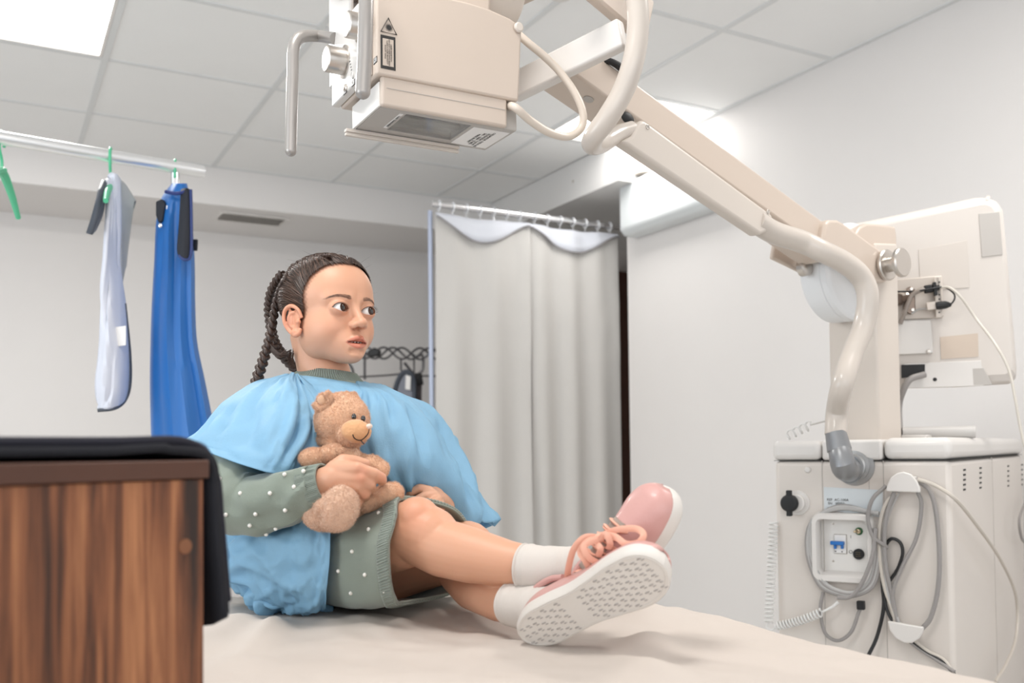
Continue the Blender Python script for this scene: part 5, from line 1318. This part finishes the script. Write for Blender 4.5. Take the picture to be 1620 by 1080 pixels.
def cuff(a, b_, r0, r1, name, n=84):
    a, b_ = at(*a), at(*b_); T = nrm(b_-a); x = nrm(np.cross(T, FW)); y = np.cross(x, T); rings = []
    for s in np.linspace(0, 1, 8):
        rings.append([a+(b_-a)*s+(x*math.cos(2*math.pi*k/440)+y*math.sin(2*math.pi*k/440))*(r0+(r1-r0)*s+.0010*math.sin(2*math.pi*k/440*n)) for k in range(440)])
    return MB().grid(rings, cv=True).build(name, ribm, dress, solid=.002)
cuff((487, 776, 1.297), (517, 766, 1.289), .0322, .0285, 'cuff')
cuff((700, 803, 1.525), (696, 799, 1.50), .0235, .022, 'cuff')
sleeve([(590, 655, 1.62, .030), (620, 675, 1.645, .030), (650, 720, 1.625, .030), (688, 782, 1.575, .028), (696, 800, 1.53, .024)], 'sleeve', .004, dress, 12)
# skirt
K = [[(478, 815, 1.56), (470, 845, 1.50), (468, 895, 1.46), (480, 940, 1.46), (495, 952, 1.52), (520, 950, 1.60), (530, 900, 1.66), (510, 840, 1.62)],
     [(535, 812, 1.46), (522, 835, 1.365), (518, 890, 1.335), (530, 952, 1.350), (552, 961, 1.42), (585, 952, 1.56), (610, 900, 1.62), (585, 822, 1.57)],
     [(590, 800, 1.40), (578, 828, 1.30), (572, 885, 1.275), (583, 955, 1.295), (605, 959, 1.38), (665, 945, 1.52), (695, 893, 1.585), (660, 806, 1.51)],
     [(640, 788.5, 1.335), (627, 815, 1.262), (615, 870, 1.238), (625, 944, 1.258), (650, 951, 1.34), (722, 932, 1.47), (757, 878, 1.54), (722, 808, 1.44)]]
K = np.array([[at(*p) for p in r] for r in K])
SG = net(K, 14, 22, cv=True)
SG2 = folds(SG, .005, 2.0, 1.2, 3.3, nrm_dir='closed', wt=lambda u, v: 1-.6*u)
skirt = MB().grid(SG2, cv=True).build('skirt', knit, dress, solid=.003)
# ribbed hem band
last = SG2[-7:].copy(); nH = 176*4
HG = []
for r in last:
    rr3 = cr(r, 4, True); c3 = rr3.mean(axis=0); d3 = rr3-c3; d3 /= np.linalg.norm(d3, axis=1)[:, None]
    k = np.arange(len(rr3)); HG.append(rr3+d3*(.0030+.0011*np.sin(k*2*math.pi/len(rr3)*150))[:, None])
MB().grid(np.array(HG), cv=True).build('hem_band', ribm, dress, solid=.003)
# pearls on dress
pm_n = 0
def pearl_at(p, d, par):
    q = MB().ell(p+d*.0012, .0030, nu=12, nv=8).build('pearl', pearl, par); return q
pj = [(450, 750), (465, 770), (380, 780), (427, 780), (357, 814), (404, 813), (451, 807), (395, 831), (348, 757), (583, 837), (557, 872), (535, 903), (577, 909), (555, 938), (625, 797), (599, 811), (598, 617), (596, 656), (421, 845), (436, 836), (480, 745), (608, 935)]
# put each pearl on the surface seen there
bpy.context.view_layer.update()
dgs = bpy.context.evaluated_depsgraph_get()
from mathutils.bvhtree import BVHTree
bvhs = []
for o in (sr, skirt, dress):
    bvhs.append((BVHTree.FromObject(o, dgs), o, o.matrix_world.inverted()))
for px, py in pj:
    d = Vector(nrm(ray(px, py))); best = None
    for bv_, o, mi in bvhs:
        h = bv_.ray_cast(mi @ Vector(CAM), (mi.to_3x3() @ d))
        if h[0] is not None and (best is None or h[3] < best[3]): best = (*h, o)[:4]+(o,)
    if best: pearl_at(np.array(best[0]), -np.array(d), best[4])
# ---- gown
GA = [(524, 604, 62, 1.575, .066, 9), (527, 613, 84, 1.57, .078, 12), (532, 634, 112, 1.56, .092, 12), (528, 680, 122, 1.55, .108, 6), (512, 740, 124, 1.54, .118), (482, 800, 120, 1.53, .124), (446, 842, 103, 1.51, .122), (437, 880, 95, 1.50, .122), (440, 915, 88, 1.49, .118), (448, 943, 80, 1.48, .11), (458, 962, 62, 1.48, .085)]
G = rings_px(GA, 13, 170, 2.3)
G = folds(G, .022, 4.2, 1.4, 1.7, nrm_dir='closed', wt=lambda u, v: sm(.15, .6, u)*1.0+.06+.36*sm(.02, .14, u))
gown = MB().grid(G, cv=True).build('gown', gownm, girl, solid=.0012, ang=180)
# right sleeve (cape-like) : closed rings, from the neck line down to the open hem
S_ = [[(476, 590, 1.56), (470, 589, 1.52), (462, 588, 1.53), (452, 590, 1.56), (456, 595, 1.62), (470, 598, 1.62)],
      [(503, 624, 1.50), (480, 612, 1.44), (450, 600, 1.44), (402, 604, 1.50), (412, 608, 1.60), (470, 618, 1.62)],
      [(520, 655, 1.46), (492, 645, 1.395), (440, 622, 1.385), (352, 634, 1.46), (366, 642, 1.58), (460, 650, 1.62)],
      [(514, 695, 1.425), (484, 690, 1.345), (425, 672, 1.335), (318, 672, 1.43), (345, 690, 1.56), (450, 690, 1.60)],
      [(497, 730, 1.39), (468, 728, 1.32), (408, 712, 1.305), (290, 694, 1.41), (330, 715, 1.54), (430, 720, 1.58)],
      [(484, 748, 1.375), (455, 752, 1.312), (396, 738, 1.295), (293, 703, 1.40), (326, 732, 1.53), (425, 742, 1.57)]]
NG = net([[at(*p) for p in r] for r in S_], 12, 18, cv=True)
NG = folds(NG, .020, 1.3, 1.5, 8.1, nrm_dir='closed', wt=lambda u, v: .35+.65*math.sin(math.pi*min(1, u*1.0)))
MB().grid(NG, cv=True).build('gown_sleeve', gownm, gown, solid=.0012, ang=180)
# crisp crease folding beside the bear
cg_ = net([[at(*p) for p in r] for r in [[(470, 590, 1.50), (492, 608, 1.49), (512, 622, 1.485)], [(496, 640, 1.44), (505, 650, 1.42), (516, 655, 1.445)], [(498, 690, 1.40), (503, 700, 1.38), (512, 702, 1.41)], [(474, 745, 1.36), (482, 752, 1.345), (492, 752, 1.37)]]], 10, 8)
MB().grid(cg_).build('gown_fold', gownm, gown, solid=.0012, ang=180)
# flap of the gown lying over the skirt, straight edge on the right
fpn = net([[at(*p) for p in r] for r in [[(400, 815, 1.40), (440, 822, 1.355), (480, 822, 1.335), (510, 825, 1.325), (524, 830, 1.322)], [(372, 860, 1.40), (425, 868, 1.35), (475, 870, 1.32), (508, 872, 1.308), (523, 872, 1.304)],
      [(370, 905, 1.41), (425, 910, 1.355), (472, 915, 1.325), (505, 915, 1.312), (519, 915, 1.308)], [(395, 940, 1.43), (435, 948, 1.375), (472, 952, 1.345), (502, 952, 1.332), (516, 950, 1.328)], [(420, 957, 1.45), (445, 962, 1.41), (475, 965, 1.385), (500, 964, 1.372), (514, 961, 1.37)]]], 14, 16)
fpn = folds(fpn, .019, 2.6, 1.1, 5.2, wt=lambda u, v: .25+.9*(1-v)*sm(0, .3, 1-v))
MB().grid(fpn).build('gown_flap', gownm, gown, solid=.0012, ang=180)
# left sleeve: hangs over her left arm down to the lap
S_ = [[(560, 606, 1.53), (585, 606, 1.56), (616, 614, 1.60), (606, 618, 1.68), (575, 614, 1.66), (560, 610, 1.60)],
      [(575, 640, 1.475), (610, 630, 1.49), (664, 642, 1.58), (655, 650, 1.70), (600, 650, 1.70), (570, 645, 1.58)],
      [(572, 690, 1.445), (625, 680, 1.44), (690, 688, 1.55), (685, 694, 1.68), (620, 700, 1.70), (568, 700, 1.56)],
      [(576, 740, 1.44), (640, 735, 1.425), (717, 735, 1.53), (712, 740, 1.65), (640, 750, 1.68), (575, 750, 1.54)],
      [(590, 785, 1.455), (655, 778, 1.478), (734, 782, 1.53), (730, 792, 1.63), (650, 800, 1.66), (590, 795, 1.55)],
      [(600, 812, 1.50), (660, 822, 1.52), (745, 822, 1.55), (775, 838, 1.62), (670, 835, 1.65), (605, 825, 1.57)]]
NG = net([[at(*p) for p in r] for r in S_], 12, 18, cv=True)
NG = folds(NG, .024, 1.6, 1.5, 4.6, nrm_dir='closed', wt=lambda u, v: sm(.05, .35, u)+.15)
MB().grid(NG, cv=True).build('gown_sleeve', gownm, gown, solid=.0012, ang=180)
# ---- socks
def sock(pts, name, seed):
    P_ = cr(np.array([list(at(*p[:3]))+[p[3]] for p in pts]), 10); T = np.gradient(P_[:, :3], axis=0); T /= np.linalg.norm(T, axis=1)[:, None]; G = []
    for i in range(len(P_)):
        x = nrm(np.cross(T[i], FW)); y = np.cross(x, T[i]); G.append([P_[i, :3]+(x*math.cos(a)+y*math.sin(a))*(P_[i, 3]+.0016*noise.noise(Vector((i*.25+seed, math.cos(a)*.6, math.sin(a)*.6)))) for a in np.linspace(0, 2*math.pi, 60, endpoint=False)])
    o = MB().grid(G, cv=True).build(name, sockm, girl, solid=.0025)
    c0 = np.array(G[0]); MB().tube(c0, .0021, 8, closed=True).build('cuff_edge', sockm, o); return o
sock([(829, 896, 1.212, .0285), (850, 898, 1.203, .0278), (880, 900, 1.192, .0265), (905, 900, 1.184, .0275), (930, 898, 1.178, .028)], 'sock', 1)
sock([(812, 955, 1.215, .0275), (828, 959, 1.197, .0270), (845, 963, 1.18, .0275), (862, 966, 1.165, .028), (885, 962, 1.15, .027)], 'sock', 6)
# ================================================================ SHOES
upperm = mat('pink_leather', (.60, .33, .30), .42, bump=.1, bscale=200, var=.03, coat=.15)
solem = mat('white_rubber_sole', (.70, .66, .615), .55, var=.02, bump=.1, bscale=120)
lacem = mat('peach_lace', (.86, .46, .34), .75, bump=.3, bscale=700, var=.05)
liningm = mat('grey_beige_lining', (.34, .27, .23), .85)
treadm = mat('tread_shade', (.42, .39, .37), .7)  # dark grey stands for the shade inside the tread dents
def shoe(Hh, Tt, ndir, LEN, label_, side=1):
    """Hh, Tt: heel and toe ends of the sole (world); ndir: up through the foot"""
    l = nrm(Tt-Hh); n = nrm(ndir-l*np.dot(ndir, l)); w = np.cross(n, l)*side
    def S(a, b_, c): return Hh+l*a*LEN+w*b_+n*c       # a 0..1 heel->toe, b across (m), c up (m)
    hk = cr(np.array([(0, .0), (.012, .0095), (.05, .0190), (.15, .0275), (.30, .0280), (.45, .0270), (.60, .0310), (.72, .0350), (.82, .0355), (.90, .0312), (.96, .0215), (.99, .0105), (1, .0)]), 10)
    hw = lambda a: np.interp(a, hk[:, 0], hk[:, 1])
    mid = lambda a: np.interp(a, [0, .3, .6, .8, 1], [0, 0, .002, .003, .000])
    A = (1-np.cos(np.linspace(0, math.pi, 61)))/2
    out = [(a, mid(a)+hw(a)) for a in A]+[(a, mid(a)-hw(a)) for a in A[::-1][1:-1]]
    def outline(off, c, lift=0):
        cx = .5; pts = []
        for a, b_ in out:
            aa = a+(a-.5)*off/LEN*1.6/.5*.5; s_ = 1+off/.032
            pts.append(S(aa, mid(a)+(b_-mid(a))*s_, c+.010*max(0, a-.80)**1.0*lift))
        return pts
    tsp = 1.2
    rows = [outline(-.006, -.0000), outline(-.0015, -.0002), outline(0, .0015), outline(.0012, .006), outline(.0012, .016), outline(.0002, .019), outline(-.004, .0195)]
    so = MB().grid(np.array(rows), cv=True, caps=True)
    root_ = so.build('shoe', solem, girl)
    # groove line and raised rim under the sole
    MB().tube(outline(-.0042, -.0004), .0007, 6, closed=True).build('sole_rim', solem, root_)
    treads = [MB(), MB()]; k = 0
    for ia in range(19):
        a = .045+ia*.0335+.012
        a = .05+.048*ia
        if a > .955 or .36 < a < .475: continue
        h_ = hw(a)-.008; tr = treads[a > .4]
        nb = int(h_*2/.0082)
        for ib in range(nb+1):
            b_ = mid(a)-h_+2*h_*(ib+.5*(ia % 2))/max(1, nb)
            if abs(b_-mid(a)) > h_: continue
            tr.ell(S(a, b_, -.0000), l*.0034, w*.0012, n*.0011, 10, 6)
            tr.ell(S(a+.012, b_+.003, -.0000), l*.0026, w*.0009, n*.0009, 8, 5)
    for tr in treads: tr.build('tread', treadm, root_)
    # upper: arched cross-sections
    hh = lambda a: np.interp(a, [0, .04, .12, .30, .42, .55, .70, .82, .92, .98, 1], [.028, .044, .052, .050, .050, .044, .034, .028, .022, .014, .006])
    G = []
    for a in np.linspace(0.0, 1.0, 50):
        wd = max(.002, hw(min(.995, max(.005, a)))-.0005); H_ = hh(a); row = []
        for k in range(25):
            th = math.pi*k/24; c_ = math.cos(th); s_ = math.sin(th)
            narrow = 1-.34*s_*min(1, H_/.045)*(1 if a < .6 else 1-(a-.6)*.8)
            row.append(S(a+.015*(1-s_)*0, mid(a)+wd*math.copysign(abs(c_)**.75, c_)*narrow, .016+H_*abs(s_)**.8))
        G.append(row)
    G = np.array(G)
    up = MB().grid(G[6:]); up.grid(G[:7]); 
    u_ = up.build('upper', upperm, root_, solid=.0025)
    # toe-cap / side stitching line, tongue, collar
    def top(a, b_, lift=0):
        wd = hw(a); H_ = hh(a); c_ = max(-1, min(1, b_/max(1e-4, wd*.72))); s_ = math.sqrt(1-c_*c_*.8)
        return S(a, mid(a)+b_, .016+H_*s_**.8+lift)
    MB().tube([top(.74, b_, .0004) for b_ in np.linspace(-.026, .026, 17)], .0008, 6).build('stitching', mat('pink_stitch', (.55, .28, .27), .6), root_)
    tg = [[top(a, b_, .0025+.006*max(0, .40-a)/.15) for b_ in np.linspace(-.011, .011, 7)] for a in np.linspace(.24, .66, 14)]
    MB().grid(tg).build('tongue', liningm, root_, solid=.003)
    MB().tube([S(.31, .016, .058), S(.22, .019, .064), S(.10, .017, .066), S(.03, .008, .066), S(.01, 0, .065), S(.03, -.008, .066), S(.10, -.017, .066), S(.22, -.019, .064), S(.31, -.016, .058)], .0042, 10, res=6).build('padded_collar', upperm, root_)
    ey = MB(); lc = MB()
    rows_ = [.34, .41, .48, .55, .62]
    for q_, a in enumerate(rows_):
        for s_ in (-1, 1):
            c_ = top(a, s_*.0165, .0008); ey.lathe(c_, nrm(n+w*s_*.8), [(0, .0024), (.0008, .0024), (.0010, .0014)], 14)
        pts = [top(a, -.0165, .002), top(a+.01, -.009, .006), top(a+.015, 0, .0075), top(a+.01, .009, .006), top(a, .0165, .002)]
        if q_: 
            lc.tube(pts, .0034, 10, res=5, flat=.45)
            a2 = rows_[q_-1]; lc.tube([top(a, -.0165, .002), top((a+a2)/2, -.006, .008), top((a+a2)/2, .006, .009), top(a2, .0165, .003)], .0034, 10, res=5, flat=.45)
    ey.build('eyelet', mat('dark_eyelet', (.10, .035, .03), .4, .5), root_)
    return root_, S, top, lc, l, w, n
# near shoe (her left foot, sole towards the camera)
Hh = at(824, 1011, 1.130); Tt = at(1050, 893, 1.03)
nd = FW*.93-RT*.22+UP*.10
r1_, S1, top1, lc1, l1, w1_, n1_ = shoe(Hh, Tt, nd, np.linalg.norm(Tt-Hh), '')
lc1.build('laces', lacem, r1_)
# far shoe (her right foot, standing on its heel, toe up)
Hf = at(972, 962, 1.165); Tf = at(1069, 776, 1.135)
nd = -RT*.90+UP*-.05-FW*.42
r2_, S2, top2, lc2, l2_, w2_, n2_ = shoe(Hf, Tf, nd, np.linalg.norm(Tf-Hf), '')
# bow of the far shoe: loops and ends in flat lace
def ribbon(pts, r=.0040): lc2.tube([at(p[0], p[1], p[2]+float(np.interp(p[0], [945, 985, 1020], [.036, .022, .008]))) for p in pts], r, 10, res=7, flat=.35, up=-FW)
for pts in ([(950, 848, 1.075), (975, 838, 1.068), (1005, 836, 1.068), (1018, 845, 1.066), (1010, 858, 1.062), (990, 860, 1.063), (972, 848, 1.066), (950, 846, 1.07)],
            [(948, 850, 1.07), (925, 850, 1.066), (908, 868, 1.07), (900, 895, 1.085), (897, 917, 1.10)],
            [(948, 852, 1.066), (930, 856, 1.06), (918, 872, 1.062), (925, 885, 1.06), (933, 900, 1.065)],
            [(946, 852, 1.062), (925, 862, 1.056), (928, 878, 1.055), (945, 890, 1.06), (952, 890, 1.065)],
            [(950, 852, 1.062), (958, 845, 1.058), (965, 858, 1.06), (963, 868, 1.066)],
            [(944, 860, 1.062), (950, 868, 1.06), (946, 880, 1.064)]):
    ribbon(pts)
lc2.ell(at(948, 851, 1.102), .006)
lc2.build('laces', lacem, r2_)
# ================================================================ TEDDY BEAR
fur = mat('tan_plush', (.80, .50, .32), .95, bump=.9, bscale=330, var=.16, vscale=60, sheen=.6)
furl = mat('light_plush', (.78, .52, .37), .95, bump=.8, bscale=330, var=.10, vscale=60, sheen=.6)
muz = mat('muzzle_felt', (.66, .35, .17), .85, bump=.2, bscale=500, sheen=.3)
bear = thing('teddy_bear', 'tan plush teddy bear with stitched smile held in the girl\'s arm', 'teddy bear', at(550, 830, 1.36))
def plush(G):
    out = G.copy(); c = G.reshape(-1, 3).mean(axis=0)
    for i in range(G.shape[0]):
        for j in range(G.shape[1]):
            p = G[i, j]; d = p-c; L_ = np.linalg.norm(d)+1e-9
            out[i, j] = p+d/L_*(.0010*noise.noise(Vector(p*90))+.0006*noise.noise(Vector(p*260)))
    return out
def pell(px, py, t, rx, ry, rz, rot, name, m, par=None, nu=64, nv=44, mb=None):
    a = math.radians(rot); s = t/FPX; X__ = (RT*math.cos(a)+UP*math.sin(a))*rx*s; Y__ = (-RT*math.sin(a)+UP*math.cos(a))*ry*s
    q = (mb or MB()).ell(at(px, py, t), X__, Y__, FW*rz, nu, nv, plush)
    return q.build(name, m, par or bear) if mb is None else q
# fur fibres: very short tufts
def tufts(o, n, ln, m):
    me = o.data; me.calc_loop_triangles(); v = np.zeros(len(me.vertices)*3); me.vertices.foreach_get('co', v); v = v.reshape(-1, 3)
    tri = np.array([t.vertices[:] for t in me.loop_triangles]); a, b_, c = v[tri[:, 0]], v[tri[:, 1]], v[tri[:, 2]]
    cr_p = np.cross(b_-a, c-a); ar = np.linalg.norm(cr_p, axis=1); nn = cr_p/(ar[:, None]+1e-15)
    idx = rng.choice(len(tri), n, p=ar/ar.sum()); r1q = rng.random(n)**.5; r2q = rng.random(n)
    P_ = a[idx]*(1-r1q)[:, None]+b_[idx]*(r1q*(1-r2q))[:, None]+c[idx]*(r1q*r2q)[:, None]; N_ = nn[idx]
    keep = ((CAM-P_)*N_).sum(1) > -.3; P_, N_ = P_[keep], N_[keep]; n = len(P_)
    R_ = rng.normal(0, .55, (n, 3))+np.array([0, 0, -.35]); d = N_+R_; d /= np.linalg.norm(d, axis=1)[:, None]
    s = np.cross(d, rng.normal(0, 1, (n, 3))); s /= np.linalg.norm(s, axis=1)[:, None]; L_ = ln*(.6+.8*rng.random(n))[:, None]
    V3 = np.stack([P_-s*.00022, P_+s*.00022, P_+d*L_], 1).reshape(-1, 3)
    f_ = [(3*i, 3*i+1, 3*i+2) for i in range(n)]
    oo = rawobj('fur', V3, f_, m, o, smooth=False); oo['kind'] = 'stuff'
hd_ = MB()
q = pell(541, 664, 1.375, 43, 43, .040, 0, '', None, mb=hd_)
bh = None
hv_, hf_ = None, None
mbh = MB(); pell(541, 664, 1.375, 42.5, 43, .040, 0, '', None, mb=mbh); pell(556, 684, 1.355, 27, 22, .026, 0, '', None, mb=mbh); pell(535, 700, 1.38, 34, 16, .032, -10, '', None, mb=mbh)
v_, f_ = remesh(mbh, .0022, 8, 'head', fur, bear); bh = rawobj('head', v_, f_, fur, bear)
def furpart(v_, f_, name, m, n, ln=.0032):
    o = rawobj(name, v_, f_, m, bear); tufts(o, n, ln, m); return o
tufts(bh, 26000, .0034, fur)
furin = mat('shaded_ear_plush', (.62, .37, .23), .95, bump=.8, bscale=330, sheen=.5)  # darker fur: shade of the crease inside the ear, put into colour
# ears: cupped discs
def bear_ear(px, py, t, r, rot, tilt):
    mb = MB(); a = math.radians(rot); s = t/FPX*r
    x = RT*math.cos(a)+UP*math.sin(a); y = -RT*math.sin(a)+UP*math.cos(a); z = FW*math.cos(tilt)+RT*math.sin(tilt); x = nrm(x-z*np.dot(x, z)); y = np.cross(z, x)
    c = at(px, py, t)
    mb.tube([c+x*s*math.cos(k)+y*s*math.sin(k) for k in np.linspace(-.4, math.pi+.4, 22)], [.0045]+[.0052]*20+[.0045], 14, res=2)
    mb.ell(c+z*.004, x*s, y*s, z*.004)
    v_, f_ = remesh(mb, .0013, 4, 'ear', fur, bear); o = rawobj('ear', v_, f_, fur, bear); tufts(o, 6000, .003, fur)
    MB().ell(c-z*.0015, x*s*.62, y*s*.62, z*.0035, 24, 16).build('inner_ear', furin, o)
bear_ear(510, 633, 1.350, 13, 40, .25); bear_ear(556, 628, 1.40, 9, -20, .5)
# muzzle with seam and smile
mz = pell(563, 682, 1.337, 24, 19, .0180, -6, 'muzzle', muz)
ns = pell(584, 674, 1.323, 5, 5, .005, 0, 'nose', mat('pale_nose', (.80, .62, .52), .35), nu=24, nv=16)
thr = mat('dark_thread', (.025, .015, .012), .6)
def onm(px, py, o_, off=-.0006):
    d = Vector(nrm(ray(px, py))); h = bvm.ray_cast(Vector(CAM), d); 
    return np.array(h[0])-np.array(d)*.0004 if h[0] is not None else at(px, py, 1.322)
bpy.context.view_layer.update(); bvm = BVHTree.FromPolygons([v.co[:] for v in mz.data.vertices], [p.vertices[:] for p in mz.data.polygons])
MB().tube([onm(x, y, mz) for x, y in ((558, 687), (560, 692), (565, 695.5), (571, 696), (577, 692), (582, 686), (584, 679))], .0008, 6, res=4).build('stitched_smile', thr, bear)
MB().tube([onm(571, 696, mz), at(573, 699, 1.322), at(576, 702, 1.32)], .0010, 6, res=3).build('thread_end', thr, bear)
for (x, y, t) in ((560, 659, 1.3365), (574.5, 662, 1.341)):
    MB().ell(at(x, y, t), RT*.0034, UP*.0048, FW*.003, 20, 12).build('eye', mat('black_eye', (.012, .008, .006), .06, coat=1) if 'beye' not in globals() else beye, bear)
# torso, arms, legs
def blob(parts, name, m, n):
    mb = MB()
    for p in parts: pell(*p, '', None, mb=mb)
    v_, f_ = remesh(mb, .0022, 8, name, m, bear); o = rawobj(name, v_, f_, m, bear); tufts(o, n, .0032, m); return o
blob([(548, 745, 1.365, 30, 42, .036, 0), (556, 790, 1.36, 38, 34, .040, 0)], 'torso', fur, 12000)
blob([(524, 717, 1.325, 20, 14, .018, 10), (496, 724, 1.325, 23, 15.5, .018, 6)], 'arm', fur, 11000)
blob([(572, 728, 1.37, 22, 10, .014, -12), (590, 734, 1.34, 17, 14, .017, -25), (602, 742, 1.335, 13, 14, .016, -35)], 'arm', fur, 9000)
blob([(510, 812, 1.295, 32, 27, .026, -12), (520, 800, 1.28, 26, 24, .022, 0), (538, 803, 1.265, 30, 38, .018, -14), (528, 820, 1.28, 26, 20, .022, 0)], 'leg', furl, 17000)
blob([(585, 792, 1.33, 30, 15, .020, 18), (612, 782, 1.325, 20, 18, .020, 30), (623, 779, 1.33, 15, 16, .017, 20)], 'leg', fur, 11000)
